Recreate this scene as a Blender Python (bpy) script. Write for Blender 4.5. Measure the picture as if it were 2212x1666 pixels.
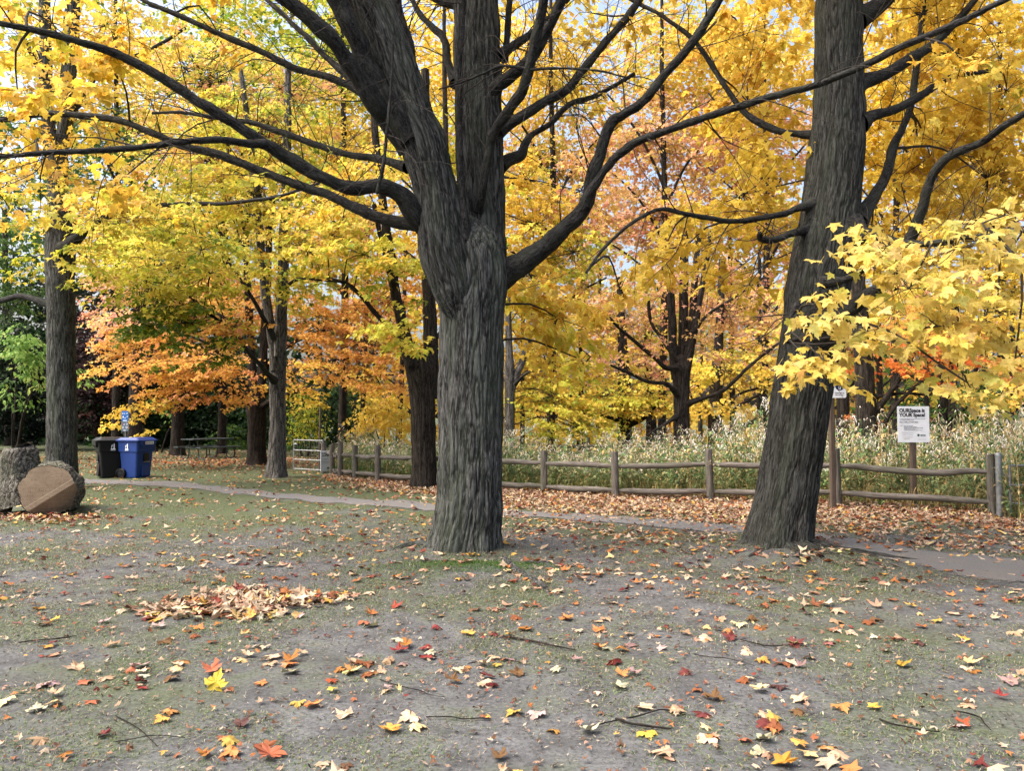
import bpy, math
import numpy as np
from mathutils import Vector, Matrix

for _o in list(bpy.data.objects):
    bpy.data.objects.remove(_o)
scene = bpy.context.scene
COL = scene.collection

# ------------------------------------------------------------------ camera
F, CX, CY, CAMH = 1664.0, 1106.0, 833.0, 1.6          # picture measured on a 2212 x 1666 sheet
PITCH = math.atan(67.0 / F)
cam_data = bpy.data.cameras.new("camera")
cam_data.sensor_fit = 'HORIZONTAL'
cam_data.sensor_width = 36.0
cam_data.lens = 36.0 * F / 2212.0
cam_data.clip_start = 0.05
cam_data.clip_end = 2000.0
cam = bpy.data.objects.new("camera", cam_data)
cam.location = (0, 0, CAMH)
cam.rotation_euler = (math.pi / 2 + PITCH, 0, 0)
COL.objects.link(cam)
scene.camera = cam

# ------------------------------------------------------------------ world, sun, exposure
SUN_EL, SUN_AZ = math.radians(55), math.radians(250)   # azimuth clockwise from +Y: behind the camera, to the left
world = bpy.data.worlds.new("World")
scene.world = world
world.use_nodes = True
wn = world.node_tree
wn.nodes.clear()
sky = wn.nodes.new('ShaderNodeTexSky')
sky.sky_type = 'NISHITA'
sky.sun_disc = False
sky.sun_elevation = SUN_EL
sky.sun_rotation = SUN_AZ
sky.altitude = 100
sky.air_density = 1.0
sky.dust_density = 10.0
sky.ozone_density = 0.3
bg = wn.nodes.new('ShaderNodeBackground')
bg.inputs['Strength'].default_value = 0.15
wo = wn.nodes.new('ShaderNodeOutputWorld')
wn.links.new(sky.outputs[0], bg.inputs[0])
wn.links.new(bg.outputs[0], wo.inputs[0])
sun_data = bpy.data.lights.new("sun", 'SUN')
sun_data.energy = 0.8
sun_data.angle = math.radians(70)
sun_data.color = (1.0, 0.985, 0.965)
sun = bpy.data.objects.new("sun", sun_data)
sd = Vector((math.sin(SUN_AZ) * math.cos(SUN_EL), math.cos(SUN_AZ) * math.cos(SUN_EL), math.sin(SUN_EL)))
sun.rotation_euler = sd.to_track_quat('Z', 'Y').to_euler()
sun.location = (-10, -10, 20)
COL.objects.link(sun)
scene.view_settings.view_transform = 'Standard'
scene.view_settings.look = 'None'
scene.view_settings.exposure = 1.75
scene.view_settings.gamma = 1.0
scene.view_settings.use_curve_mapping = False
scene.render.engine = 'CYCLES'
cy = scene.cycles
cy.max_bounces = 8
cy.diffuse_bounces = 5
cy.glossy_bounces = 2
cy.transmission_bounces = 6
cy.transparent_max_bounces = 4
cy.use_denoising = True
cy.caustics_reflective = False
cy.caustics_refractive = False

# ------------------------------------------------------------------ helpers
rng = np.random.default_rng(7)


def P(px, py, d):
    """World point seen at sheet pixel (px, py) standing d metres in front of the camera."""
    u, v = (px - CX) / F, (CY - py) / F
    fw = math.cos(PITCH) - v * math.sin(PITCH)
    t = d / fw
    return np.array([u * t, d, CAMH + (math.sin(PITCH) + v * math.cos(PITCH)) * t])


def gdepth(py):
    """Depth at which the flat ground is seen at row py."""
    v = (CY - py) / F
    fw = math.cos(PITCH) - v * math.sin(PITCH)
    up = math.sin(PITCH) + v * math.cos(PITCH)
    return CAMH / -up * fw


def project(p):
    p = np.atleast_2d(p)
    c, s = math.cos(PITCH), math.sin(PITCH)
    y, z = p[:, 1], p[:, 2] - CAMH
    fw = y * c + z * s
    up = -y * s + z * c
    fw = np.maximum(fw, 1e-3)
    return CX + F * p[:, 0] / fw, CY - F * up / fw, fw


def srgb(r, g, b):
    c = np.array([r, g, b], float) / 255.0
    return np.where(c <= 0.04045, c / 12.92, ((c + 0.055) / 1.055) ** 2.4)


_perm = np.random.default_rng(3).permutation(256).astype(np.int64)
_perm = np.concatenate([_perm, _perm, _perm])
_g3 = np.random.default_rng(5).normal(size=(256, 3))
_g3 /= np.linalg.norm(_g3, axis=1)[:, None]


def noise(p):
    """Gradient noise, about -0.7..0.7."""
    p = np.asarray(p, float)
    i = np.floor(p).astype(np.int64)
    f = p - i
    i &= 255
    u = f * f * f * (f * (f * 6 - 15) + 10)
    r = 0
    for dx in (0, 1):
        wx = u[:, 0] if dx else 1 - u[:, 0]
        for dy in (0, 1):
            wy = u[:, 1] if dy else 1 - u[:, 1]
            for dz in (0, 1):
                wz = u[:, 2] if dz else 1 - u[:, 2]
                h = _perm[_perm[_perm[i[:, 0] + dx] + i[:, 1] + dy] + i[:, 2] + dz]
                g = _g3[h]
                r = r + wx * wy * wz * (g[:, 0] * (f[:, 0] - dx) + g[:, 1] * (f[:, 1] - dy) + g[:, 2] * (f[:, 2] - dz))
    return r


def noise2(x, y, k, seed=0.0):
    x = np.asarray(x, float)
    return noise(np.stack([x * k, np.asarray(y, float) * k, np.full_like(x, 3.7 + seed)], 1))


def mesh_arrays(name, verts, faces, mat=None, smooth=False, col=None, vec=None, extra=None):
    """verts (N,3); faces: list of int arrays (M,3) / (M,4)."""
    if not isinstance(faces, (list, tuple)):
        faces = [faces]
    faces = [np.asarray(f, np.int32) for f in faces if len(f)]
    me = bpy.data.meshes.new(name)
    me.vertices.add(len(verts))
    me.vertices.foreach_set('co', np.ascontiguousarray(verts, np.float32).ravel())
    lv = np.concatenate([f.ravel() for f in faces])
    tot = np.concatenate([np.full(len(f), f.shape[1], np.int32) for f in faces])
    st = np.concatenate([[0], np.cumsum(tot)[:-1]]).astype(np.int32)
    me.loops.add(len(lv))
    me.loops.foreach_set('vertex_index', lv.astype(np.int32))
    me.polygons.add(len(tot))
    me.polygons.foreach_set('loop_start', st)
    me.polygons.foreach_set('loop_total', tot)
    me.polygons.foreach_set('use_smooth', np.full(len(tot), bool(smooth)))
    if col is not None:
        a = me.attributes.new('col', 'FLOAT_COLOR', 'POINT')
        c4 = np.ones((len(verts), 4), np.float32)
        c4[:, :3] = col
        a.data.foreach_set('color', c4.ravel())
    if vec is not None:
        a = me.attributes.new('buv', 'FLOAT_VECTOR', 'POINT')
        a.data.foreach_set('vector', np.ascontiguousarray(vec, np.float32).ravel())
    if extra is not None:
        a = me.attributes.new('ridge', 'FLOAT', 'POINT')
        a.data.foreach_set('value', np.ascontiguousarray(extra, np.float32))
    me.update(calc_edges=True)
    if mat:
        me.materials.append(mat)
    return me


def link(name, me, parent=None, loc=None, world=False):
    """world=True: the vertices are in world space; they are shifted to the parent."""
    o = bpy.data.objects.new(name, me)
    COL.objects.link(o)
    if loc is not None:
        o.location = loc
    if parent is not None:
        o.parent = parent
        if world:
            o.location = -np.array(parent_world(parent))
    return o


def parent_world(o):
    v = np.zeros(3)
    while o is not None:
        v += np.array(o.location)
        o = o.parent
    return v


def tag(o, label=None, cat=None, group=None, kind=None):
    if label: o['label'] = label
    if cat: o['category'] = cat
    if group: o['group'] = group
    if kind: o['kind'] = kind
    return o


def thing(name, label, cat, loc=(0, 0, 0), rz=0.0, group=None):
    o = bpy.data.objects.new(name, None)
    o.empty_display_size = 0.1
    COL.objects.link(o)
    o.location = loc
    o.rotation_euler = (0, 0, rz)
    return tag(o, label, cat, group)


class MB:
    """Collects simple solids into one mesh."""
    def __init__(s):
        s.v, s.q, s.t, s.n = [], [], [], 0

    def add(s, v, q=(), t=()):
        v = np.asarray(v, float)
        if len(q): s.q.append(np.asarray(q, int) + s.n)
        if len(t): s.t.append(np.asarray(t, int) + s.n)
        s.v.append(v); s.n += len(v)

    def box(s, c, d, rot=None, taper=1.0):
        x, y, z = np.array(d) / 2.0
        v = np.array([[-x, -y, -z], [x, -y, -z], [x, y, -z], [-x, y, -z], [-x, -y, z], [x, -y, z], [x, y, z], [-x, y, z]])
        v[:4, :2] *= taper
        if rot is not None: v = v @ np.array(rot).T
        s.add(v + np.array(c), [[0, 3, 2, 1], [4, 5, 6, 7], [0, 1, 5, 4], [1, 2, 6, 5], [2, 3, 7, 6], [3, 0, 4, 7]])

    def tube(s, pts, r, seg=8, caps=True):
        pts = np.asarray(pts, float)
        r = np.broadcast_to(np.asarray(r, float), (len(pts),))
        T, N, B = frames(pts)
        th = np.arange(seg) / seg * 2 * math.pi
        v = pts[:, None] + r[:, None, None] * (np.cos(th)[None, :, None] * N[:, None] + np.sin(th)[None, :, None] * B[:, None])
        s.add(v.reshape(-1, 3), grid_quads(len(pts), seg))
        if caps:
            s.add(np.vstack([pts[0], v[0]]), t=[[0, 1 + (k + 1) % seg, 1 + k] for k in range(seg)])
            s.add(np.vstack([pts[-1], v[-1]]), t=[[0, 1 + k, 1 + (k + 1) % seg] for k in range(seg)])

    def prism(s, outline, z0, z1, frame=None):
        """outline: (N,2) counter-clockwise, extruded along local z."""
        o = np.asarray(outline, float); n = len(o)
        v = np.vstack([np.c_[o, np.full(n, z0)], np.c_[o, np.full(n, z1)]])
        c0, c1 = np.r_[o.mean(0), z0], np.r_[o.mean(0), z1]
        v = np.vstack([v, c0, c1])
        if frame is not None: v = v @ np.array(frame)[:3, :3].T + np.array(frame)[:3, 3]
        k = np.arange(n); k2 = (k + 1) % n
        s.add(v, np.c_[k, k2, k2 + n, k + n], np.vstack([np.c_[k2, k, np.full(n, 2 * n)], np.c_[k + n, k2 + n, np.full(n, 2 * n + 1)]]))

    def loft(s, rings, cap=True):
        rings = [np.asarray(r, float) for r in rings]
        n = len(rings[0])
        s.add(np.vstack(rings), grid_quads(len(rings), n))
        if cap:
            for r, f in ((rings[0], 1), (rings[-1], 0)):
                t = [[0, 1 + (k + 1) % n, 1 + k] if f else [0, 1 + k, 1 + (k + 1) % n] for k in range(n)]
                s.add(np.vstack([r.mean(0), r]), t=t)

    def mesh(s, name, mat, smooth=False):
        f = []
        if s.q: f.append(np.vstack(s.q))
        if s.t: f.append(np.vstack(s.t))
        return mesh_arrays(name, np.vstack(s.v), f, mat, smooth)

    def build(s, name, mat, parent=None, smooth=False, bevel=0.0):
        o = link(name, s.mesh(name, mat, smooth), parent)
        if bevel:
            m = o.modifiers.new('bevel', 'BEVEL'); m.width = bevel; m.segments = 2; m.limit_method = 'ANGLE'
        return o


def rotz(a):
    c, s = math.cos(a), math.sin(a)
    return np.array([[c, -s, 0], [s, c, 0], [0, 0, 1]])


def rotx(a):
    c, s = math.cos(a), math.sin(a)
    return np.array([[1, 0, 0], [0, c, -s], [0, s, c]])


def grid_quads(rows, seg):
    i = np.arange(rows - 1)[:, None] * seg
    k = np.arange(seg)[None]
    k2 = (k + 1) % seg
    return np.stack([i + k, i + k2, i + seg + k2, i + seg + k], -1).reshape(-1, 4)


def frames(pts):
    T = np.gradient(pts, axis=0)
    T /= np.linalg.norm(T, axis=1)[:, None] + 1e-12
    N = np.zeros_like(T)
    a = np.array([1.0, 0, 0]) if abs(T[0, 0]) < 0.85 else np.array([0, 1.0, 0])
    n = a - T[0] * (a @ T[0]); n /= np.linalg.norm(n)
    for i in range(len(pts)):
        n = n - T[i] * (n @ T[i]); n /= np.linalg.norm(n) + 1e-12
        N[i] = n
    return T, N, np.cross(T, N)


def spline(ctrl, step):
    """Catmull-Rom through rows of ctrl (x, y, z, r ...)."""
    c = np.asarray(ctrl, float)
    c = np.vstack([2 * c[0] - c[1], c, 2 * c[-1] - c[-2]])
    out = []
    for i in range(1, len(c) - 2):
        p0, p1, p2, p3 = c[i - 1], c[i], c[i + 1], c[i + 2]
        n = max(2, int(np.linalg.norm((p2 - p1)[:3]) / step))
        t = (np.arange(n) / n)[:, None]
        out.append(0.5 * (2 * p1 + (p2 - p0) * t + (2 * p0 - 5 * p1 + 4 * p2 - p3) * t ** 2 + (3 * p1 - p0 - 3 * p2 + p3) * t ** 3))
    out.append(c[-2][None])
    return np.vstack(out)


# ------------------------------------------------------------------ materials
def mat_new(name):
    m = bpy.data.materials.new(name)
    m.use_nodes = True
    nt = m.node_tree
    nt.nodes.clear()
    out = nt.nodes.new('ShaderNodeOutputMaterial')
    return m, nt, out


def N(nt, typ, **kw):
    n = nt.nodes.new(typ)
    for k, v in kw.items():
        if k.startswith('i_'):
            n.inputs[int(k[2:]) if k[2:].isdigit() else k[2:].replace('_', ' ')].default_value = v
        else:
            setattr(n, k, v)
    return n


def c4(c):
    return (float(c[0]), float(c[1]), float(c[2]), 1.0)


def mixc(nt, fac, a, b, mode='MIX'):
    m = nt.nodes.new('ShaderNodeMix')
    m.data_type = 'RGBA'
    m.blend_type = mode
    for s, v in ((0, fac), (6, a), (7, b)):
        if hasattr(v, 'is_output'):
            nt.links.new(v, m.inputs[s])
        elif s == 0:
            m.inputs[0].default_value = v
        else:
            m.inputs[s].default_value = c4(v)
    return m.outputs[2]


def ramp(nt, src, lo, hi):
    r = nt.nodes.new('ShaderNodeMapRange')
    r.inputs[1].default_value = lo
    r.inputs[2].default_value = hi
    nt.links.new(src, r.inputs[0])
    return r.outputs[0]


def tex_noise(nt, vec, scale, detail=4, rough=0.6):
    n = nt.nodes.new('ShaderNodeTexNoise')
    n.inputs['Scale'].default_value = scale
    n.inputs['Detail'].default_value = detail
    n.inputs['Roughness'].default_value = rough
    if vec is not None: nt.links.new(vec, n.inputs['Vector'])
    return n.outputs[0]


def bump(nt, h, strength, dist):
    b = nt.nodes.new('ShaderNodeBump')
    b.inputs['Strength'].default_value = strength
    b.inputs['Distance'].default_value = dist
    nt.links.new(h, b.inputs['Height'])
    return b.outputs[0]


def plain(name, col, rough=0.6, metal=0.0, var=0.12, scale=6.0, spec=0.4, bumpy=0.0):
    """A painted or moulded surface with slight mottling."""
    m, nt, out = mat_new(name)
    p = N(nt, 'ShaderNodeBsdfPrincipled')
    tc = N(nt, 'ShaderNodeTexCoord')
    n1 = tex_noise(nt, tc.outputs['Object'], scale, 6, 0.65)
    c = np.array(col)
    nt.links.new(mixc(nt, ramp(nt, n1, 0.3, 0.7), c * (1 - var), np.minimum(c * (1 + var), 0.95)), p.inputs['Base Color'])
    nt.links.new(ramp(nt, n1, 0.0, 1.0), p.inputs['Roughness'])
    r = nt.nodes.new('ShaderNodeMapRange')
    r.inputs[3].default_value = rough - 0.1
    r.inputs[4].default_value = min(1.0, rough + 0.12)
    nt.links.new(n1, r.inputs[0])
    nt.links.new(r.outputs[0], p.inputs['Roughness'])
    p.inputs['Metallic'].default_value = metal
    p.inputs['Specular IOR Level'].default_value = spec
    if bumpy: nt.links.new(bump(nt, tex_noise(nt, tc.outputs['Object'], scale * 8, 3), 0.5, bumpy), p.inputs['Normal'])
    nt.links.new(p.outputs[0], out.inputs[0])
    return m


def leaf_mat(name, trans=0.4, spots=True, rough=0.5):
    m, nt, out = mat_new(name)
    at = N(nt, 'ShaderNodeAttribute', attribute_name='col')
    col = at.outputs['Color']
    if spots:
        tc = N(nt, 'ShaderNodeNewGeometry')
        n1 = tex_noise(nt, tc.outputs['Position'], 55, 2)
        col = mixc(nt, ramp(nt, n1, 0.66, 0.72), col, srgb(120, 85, 40))
        n2 = tex_noise(nt, tc.outputs['Position'], 18, 2)
        col = mixc(nt, ramp(nt, n2, 0.35, 0.75), col, mixc(nt, 1.0, col, (0.82, 0.74, 0.6), 'MULTIPLY'))
    d = N(nt, 'ShaderNodeBsdfPrincipled')
    d.inputs['Roughness'].default_value = rough
    d.inputs['Specular IOR Level'].default_value = 0.18
    nt.links.new(col, d.inputs['Base Color'])
    t = N(nt, 'ShaderNodeBsdfTranslucent')
    nt.links.new(col, t.inputs[0])
    mx = N(nt, 'ShaderNodeMixShader')
    mx.inputs[0].default_value = trans
    nt.links.new(d.outputs[0], mx.inputs[1])
    nt.links.new(t.outputs[0], mx.inputs[2])
    nt.links.new(mx.outputs[0], out.inputs[0])
    return m


def bark_mat(name, dark, light, moss=None, scale=1.0, bstr=0.7):
    """Bark: coordinates run along the limb (attribute buv), so the grain follows it."""
    m, nt, out = mat_new(name)
    at = N(nt, 'ShaderNodeAttribute', attribute_name='buv')
    rd = N(nt, 'ShaderNodeAttribute', attribute_name='ridge')
    v = at.outputs['Vector']
    n1 = tex_noise(nt, v, 28 * scale, 6, 0.7)
    n2 = tex_noise(nt, v, 5 * scale, 4, 0.6)
    n3 = tex_noise(nt, v, 90 * scale, 4, 0.7)
    nf = tex_noise(nt, v, 21 * scale, 2.5, 0.55)          # fine furrows: creases where this noise crosses its middle
    sb = N(nt, 'ShaderNodeMath', operation='SUBTRACT'); nt.links.new(nf, sb.inputs[0]); sb.inputs[1].default_value = 0.5
    ab = N(nt, 'ShaderNodeMath', operation='ABSOLUTE'); nt.links.new(sb.outputs[0], ab.inputs[0])
    fur = ramp(nt, ab.outputs[0], 0.0, 0.075)
    c = mixc(nt, ramp(nt, n1, 0.35, 0.68), dark, light)
    c = mixc(nt, fur, mixc(nt, 1.0, c, (0.34, 0.32, 0.31), 'MULTIPLY'), c)
    c = mixc(nt, ramp(nt, rd.outputs['Fac'], 0.1, 0.8), mixc(nt, 1.0, c, (0.26, 0.25, 0.24), 'MULTIPLY'), c)
    c = mixc(nt, ramp(nt, n3, 0.5, 0.8), c, np.minimum(np.array(light) * 1.6, 0.9))
    if moss is not None:
        c = mixc(nt, ramp(nt, n2, 0.45, 0.7), c, mixc(nt, 0.5, c, moss))
    p = N(nt, 'ShaderNodeBsdfPrincipled')
    p.inputs['Roughness'].default_value = 0.9
    p.inputs['Specular IOR Level'].default_value = 0.15
    nt.links.new(c, p.inputs['Base Color'])
    mm = N(nt, 'ShaderNodeMath', operation='MULTIPLY_ADD')
    nt.links.new(fur, mm.inputs[0]); mm.inputs[1].default_value = 0.9; nt.links.new(n3, mm.inputs[2])
    nt.links.new(bump(nt, mm.outputs[0], bstr, 0.016 / scale), p.inputs['Normal'])
    nt.links.new(p.outputs[0], out.inputs[0])
    return m


def wood_mat(name, dark, light, green=None):
    m, nt, out = mat_new(name)
    tc = N(nt, 'ShaderNodeAttribute', attribute_name='buv')
    n1 = tex_noise(nt, tc.outputs['Vector'], 34, 5, 0.7)
    n2 = tex_noise(nt, tc.outputs['Vector'], 4, 3, 0.6)
    c = mixc(nt, ramp(nt, n1, 0.3, 0.7), dark, light)
    if green is not None:
        c = mixc(nt, ramp(nt, n2, 0.48, 0.72), c, mixc(nt, 0.55, c, green))
    p = N(nt, 'ShaderNodeBsdfPrincipled')
    p.inputs['Roughness'].default_value = 0.9
    p.inputs['Specular IOR Level'].default_value = 0.15
    nt.links.new(c, p.inputs['Base Color'])
    nt.links.new(bump(nt, n1, 0.6, 0.006), p.inputs['Normal'])
    nt.links.new(p.outputs[0], out.inputs[0])
    return m


M = {}
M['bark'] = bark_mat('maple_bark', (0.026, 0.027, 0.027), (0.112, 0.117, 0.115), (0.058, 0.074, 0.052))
M['bark_mid'] = bark_mat('shaded_stem_bark', (0.021, 0.0215, 0.0215), (0.084, 0.087, 0.085), (0.046, 0.058, 0.042))  # trunk bark darkened for the upper stems, their shade put into the colour
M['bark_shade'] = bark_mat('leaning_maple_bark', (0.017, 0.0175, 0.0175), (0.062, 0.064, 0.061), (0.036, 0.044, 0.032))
M['bark_smooth'] = bark_mat('backlit_limb_bark', (0.013, 0.013, 0.013), (0.046, 0.046, 0.046), (0.038, 0.044, 0.034), 1.5, 0.6)  # limbs stand dark against bright sky; that shade is put into the colour
M['bark_dark'] = bark_mat('blackish_bark', (0.010, 0.009, 0.008), (0.050, 0.043, 0.036), None, 1.0)  # near-black brown bark tone
M['bark_brown'] = bark_mat('brown_bark', (0.012, 0.010, 0.009), (0.052, 0.043, 0.037), None, 1.0)
M['bark_grey'] = bark_mat('grey_bark', (0.050, 0.048, 0.046), (0.185, 0.180, 0.172), None, 1.0)
M['leaf'] = leaf_mat('maple_leaf', 0.55)
M['leaf_far'] = leaf_mat('far_leaf', 0.55, False)
M['leaf_dead'] = leaf_mat('fallen_leaf', 0.12, True, 0.7)
M['blade'] = leaf_mat('grass_blade', 0.2, False, 0.7)
M['twig'] = plain('twig_bark', (0.034, 0.031, 0.029), 0.9, 0, 0.3, 20, 0.1)
M['fence'] = wood_mat('weathered_fence_wood', (0.036, 0.032, 0.029), (0.165, 0.152, 0.140), (0.050, 0.058, 0.034))
M['post'] = wood_mat('brown_post_wood', (0.048, 0.036, 0.030), (0.115, 0.090, 0.074))
M['galv'] = plain('galvanised_steel', (0.26, 0.28, 0.30), 0.45, 0.7, 0.2, 14, 0.5)
M['blue'] = plain('blue_plastic', (0.004, 0.030, 0.165), 0.45, 0, 0.15, 5, 0.4)
M['black'] = plain('black_plastic', (0.0045, 0.005, 0.0065), 0.5, 0, 0.25, 5, 0.25)
M['blacklid'] = plain('grey_black_plastic', (0.010, 0.012, 0.016), 0.4, 0, 0.2, 5, 0.35)
M['white'] = plain('white_sign_sheet', (0.70, 0.74, 0.80), 0.45, 0, 0.04, 8, 0.4)
M['ink'] = plain('black_ink', (0.012, 0.012, 0.016), 0.6, 0, 0.1, 8, 0.2)
M['grey_ink'] = plain('grey_ink', (0.16, 0.17, 0.19), 0.6, 0, 0.1, 8, 0.2)
M['navy'] = plain('navy_ink', (0.010, 0.024, 0.060), 0.6, 0, 0.1, 8, 0.2)
M['green_ink'] = plain('green_ink', (0.01, 0.09, 0.06), 0.6, 0, 0.1, 8, 0.2)
M['red_ink'] = plain('red_ink', (0.35, 0.02, 0.02), 0.6, 0, 0.1, 8, 0.2)
M['sign_blue'] = plain('blue_sign_print', (0.02, 0.13, 0.42), 0.5, 0, 0.12, 20, 0.3)
M['sign_grey'] = plain('grey_sign_print', (0.10, 0.14, 0.20), 0.5, 0, 0.2, 20, 0.3)
M['table'] = plain('dark_green_table_paint', (0.010, 0.018, 0.017), 0.45, 0, 0.2, 6, 0.5)
M['table_top'] = plain('worn_table_plank', (0.030, 0.042, 0.048), 0.5, 0, 0.25, 9, 0.5)
# ------------------------------------------------------------------ bark tubes
def bark_tube(ctrl, step, seg, amp=0.006, size=0.05, stretch=0.125, lump=0.03, seed=0.0, flare=None, cap_end=False, twist=0.0, collar=0.0, wobble=0.0):
    """ctrl rows x, y, z, r.  Returns verts, faces, buv, ridge, path."""
    path = spline(ctrl, step)
    pts, r = path[:, :3], np.maximum(path[:, 3], 0.002)
    ds = np.r_[0, np.cumsum(np.linalg.norm(np.diff(pts, axis=0), axis=1))]
    if collar: r = r * (1 + collar * np.exp(-ds / (2.6 * r[0] + 1e-6)))
    if wobble:
        e = np.minimum(1, ds / 0.4)[:, None]
        w3 = np.stack([noise(np.c_[ds * 2.1, ds * 0 + seed * 3 + k * 9.7, ds * 0 + 1.5]) for k in range(3)], 1) + 0.5 * np.stack([noise(np.c_[ds * 6.0, ds * 0 + seed * 5 + k * 4.1, ds * 0 + 2.5]) for k in range(3)], 1)
        pts = pts + w3 * wobble * r[:, None] * e
        r = r * (1 + 0.22 * noise(np.c_[ds * 4.5, ds * 0 + seed, ds * 0 + 7.7]))
        path = np.c_[pts, r]
    T, Nn, B = frames(pts)
    th = np.arange(seg) / seg * 2 * math.pi
    TH, S = np.meshgrid(th, ds)
    Rr = np.repeat(r[:, None], seg, 1)
    rn = np.maximum(Rr, 0.02)
    TW = TH + twist * S
    co = np.stack([np.cos(TW) * rn, np.sin(TW) * rn, S * stretch + seed * 7.3], -1).reshape(-1, 3)
    lo = np.stack([np.cos(TH) * rn, np.sin(TH) * rn, S * 0.6 + seed * 3.1], -1).reshape(-1, 3)
    l = noise(lo / 0.22 + seed)
    if amp > 0:
        warp = noise(co / (size * 3.0) + 11.0 + seed)[:, None] * size * 0.35
        n1 = noise((co + warp) / size + seed)
        n2 = noise((co * [1, 1, 2.2]) / (size * 0.45) + 5 + seed)
        n3 = noise((co * [1, 1, 0.7]) / (size * 2.2) + 31 + seed)
        pl = np.clip(np.abs(n1) * 4.5, 0, 1); pl = pl * pl * (3 - 2 * pl)
        ridge = pl * (0.8 + 0.5 * n3) + n2 * 0.35
    else:
        ridge = np.full(len(co), 0.5)
    disp = l * lump * np.minimum(Rr.ravel() / 0.2, 1.0) + amp * (ridge - 0.6)
    if flare is not None:
        h, k, ph = flare                      # root flare: lobes that grow towards the ground
        f = np.exp(-np.maximum(S, 0) / h).ravel()
        lobes = 0.5 + 0.5 * np.cos(k * TH.ravel() + ph + 0.9 * np.sin(2 * TH.ravel() + ph))
        disp += f * (lobes - 0.25) * 0.5 * Rr.ravel()
    rad = Rr.ravel() + disp
    dirs = (np.cos(TH)[..., None] * Nn[:, None] + np.sin(TH)[..., None] * B[:, None]).reshape(-1, 3)
    v = np.repeat(pts, seg, 0) + dirs * rad[:, None]
    fq = grid_quads(len(pts), seg)
    faces = [fq]
    if cap_end:
        k = np.arange(seg); o = (len(pts) - 1) * seg
        v = np.vstack([v, pts[-1] + T[-1] * r[-1] * 0.4]); co = np.vstack([co, co[-1]]); ridge = np.r_[ridge, 0.3]
        faces.append(np.c_[o + k, o + (k + 1) % seg, np.full(seg, len(v) - 1)])
    return v, faces, co, ridge, path


def limb_px(rows, depth_default=None):
    """rows (px, py, half width px[, depth]) -> world rows x, y, z, r."""
    out = []
    for q in rows:
        d = q[3] if len(q) > 3 else depth_default
        p = P(q[0], q[1], d)
        u = (q[0] - CX) / F
        out.append([*p, q[2] / F * d / math.sqrt(1 + 0.8 * u * u)])
    return np.array(out)


# ------------------------------------------------------------------ leaves
def _half(h):
    h = np.array(h, float)
    m = h[::-1][1:-1] * [-1, 1] if h[0, 0] == 0 else h[::-1] * [-1, 1]
    return np.vstack([h, m])


LOD = {
    0: _half([(0.0, 0.03), (0.15, -0.06), (0.40, -0.03), (0.31, 0.13), (0.49, 0.19), (0.62, 0.45), (0.43, 0.41), (0.35, 0.55), (0.19, 0.47), (0.23, 0.73), (0.11, 0.76), (0.0, 1.0)]),
    1: _half([(0.0, 0.02), (0.38, -0.03), (0.29, 0.16), (0.61, 0.44), (0.21, 0.47), (0.20, 0.75), (0.0, 1.0)]),
    2: np.array([(0, -0.02), (0.62, 0.40), (0.23, 0.52), (0, 1.0), (-0.23, 0.52), (-0.62, 0.40)]),
    3: np.array([(0, 0), (0.5, 0.42), (0, 1.0), (-0.5, 0.42)]),
    4: _half([(0.0, 0.0), (0.20, 0.20), (0.24, 0.5), (0.0, 1.0)]),      # plain pointed leaf
}


def leaf_variant(lod, k, curl):
    r = np.random.default_rng(100 * lod + k)
    o = LOD[lod].copy()
    n = len(o)
    o[:, 0] *= r.uniform(0.88, 1.12)
    o += r.normal(0, 0.015, o.shape) * (o[:, 1:2] < 0.99)
    v = np.vstack([o, [[0, 0.34]]]) if lod in (0, 1, 4) else o
    x, y = v[:, 0], v[:, 1] - 0.34
    a, b, c = r.uniform(-1, 1, 3)
    z = curl * (-(0.55 + 0.35 * a) * (x ** 2 + y ** 2) + 0.5 * b * x * np.abs(x) + 0.35 * c * np.sin(7 * y + 3 * a) * np.abs(x) + 0.25 * np.abs(x))
    v3 = np.c_[v[:, 0], v[:, 1], z]
    i = np.arange(n)
    t = np.c_[i, (i + 1) % n, np.full(n, n)]
    if lod == 2: t = np.array([[0, 1, 2], [0, 2, 3], [0, 3, 4], [0, 4, 5]])
    if lod == 3: t = np.array([[0, 1, 2], [0, 2, 3]])
    if lod == 0:                              # leaf stalk
        L = r.uniform(0.35, 0.6)
        v3 = np.vstack([v3, [[-0.012, 0.04, 0], [0.012, 0.04, 0], [r.uniform(-.15, .15), -L, 0.05]]])
        t = np.vstack([t, [[n + 1, n + 3, n + 2]]])
    return v3, t


NVAR = 6
_vc = {}


def variants(lod, curl):
    key = (lod, curl)
    if key not in _vc:
        _vc[key] = [leaf_variant(lod, k, curl) for k in range(NVAR)]
    return _vc[key]


def leaf_frames(tip, nrm):
    tip = tip / (np.linalg.norm(tip, axis=1)[:, None] + 1e-9)
    nrm = nrm - tip * np.sum(nrm * tip, 1)[:, None]
    nrm /= np.linalg.norm(nrm, axis=1)[:, None] + 1e-9
    return np.stack([np.cross(tip, nrm), tip, nrm], -1)      # columns: x, y, z


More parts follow.
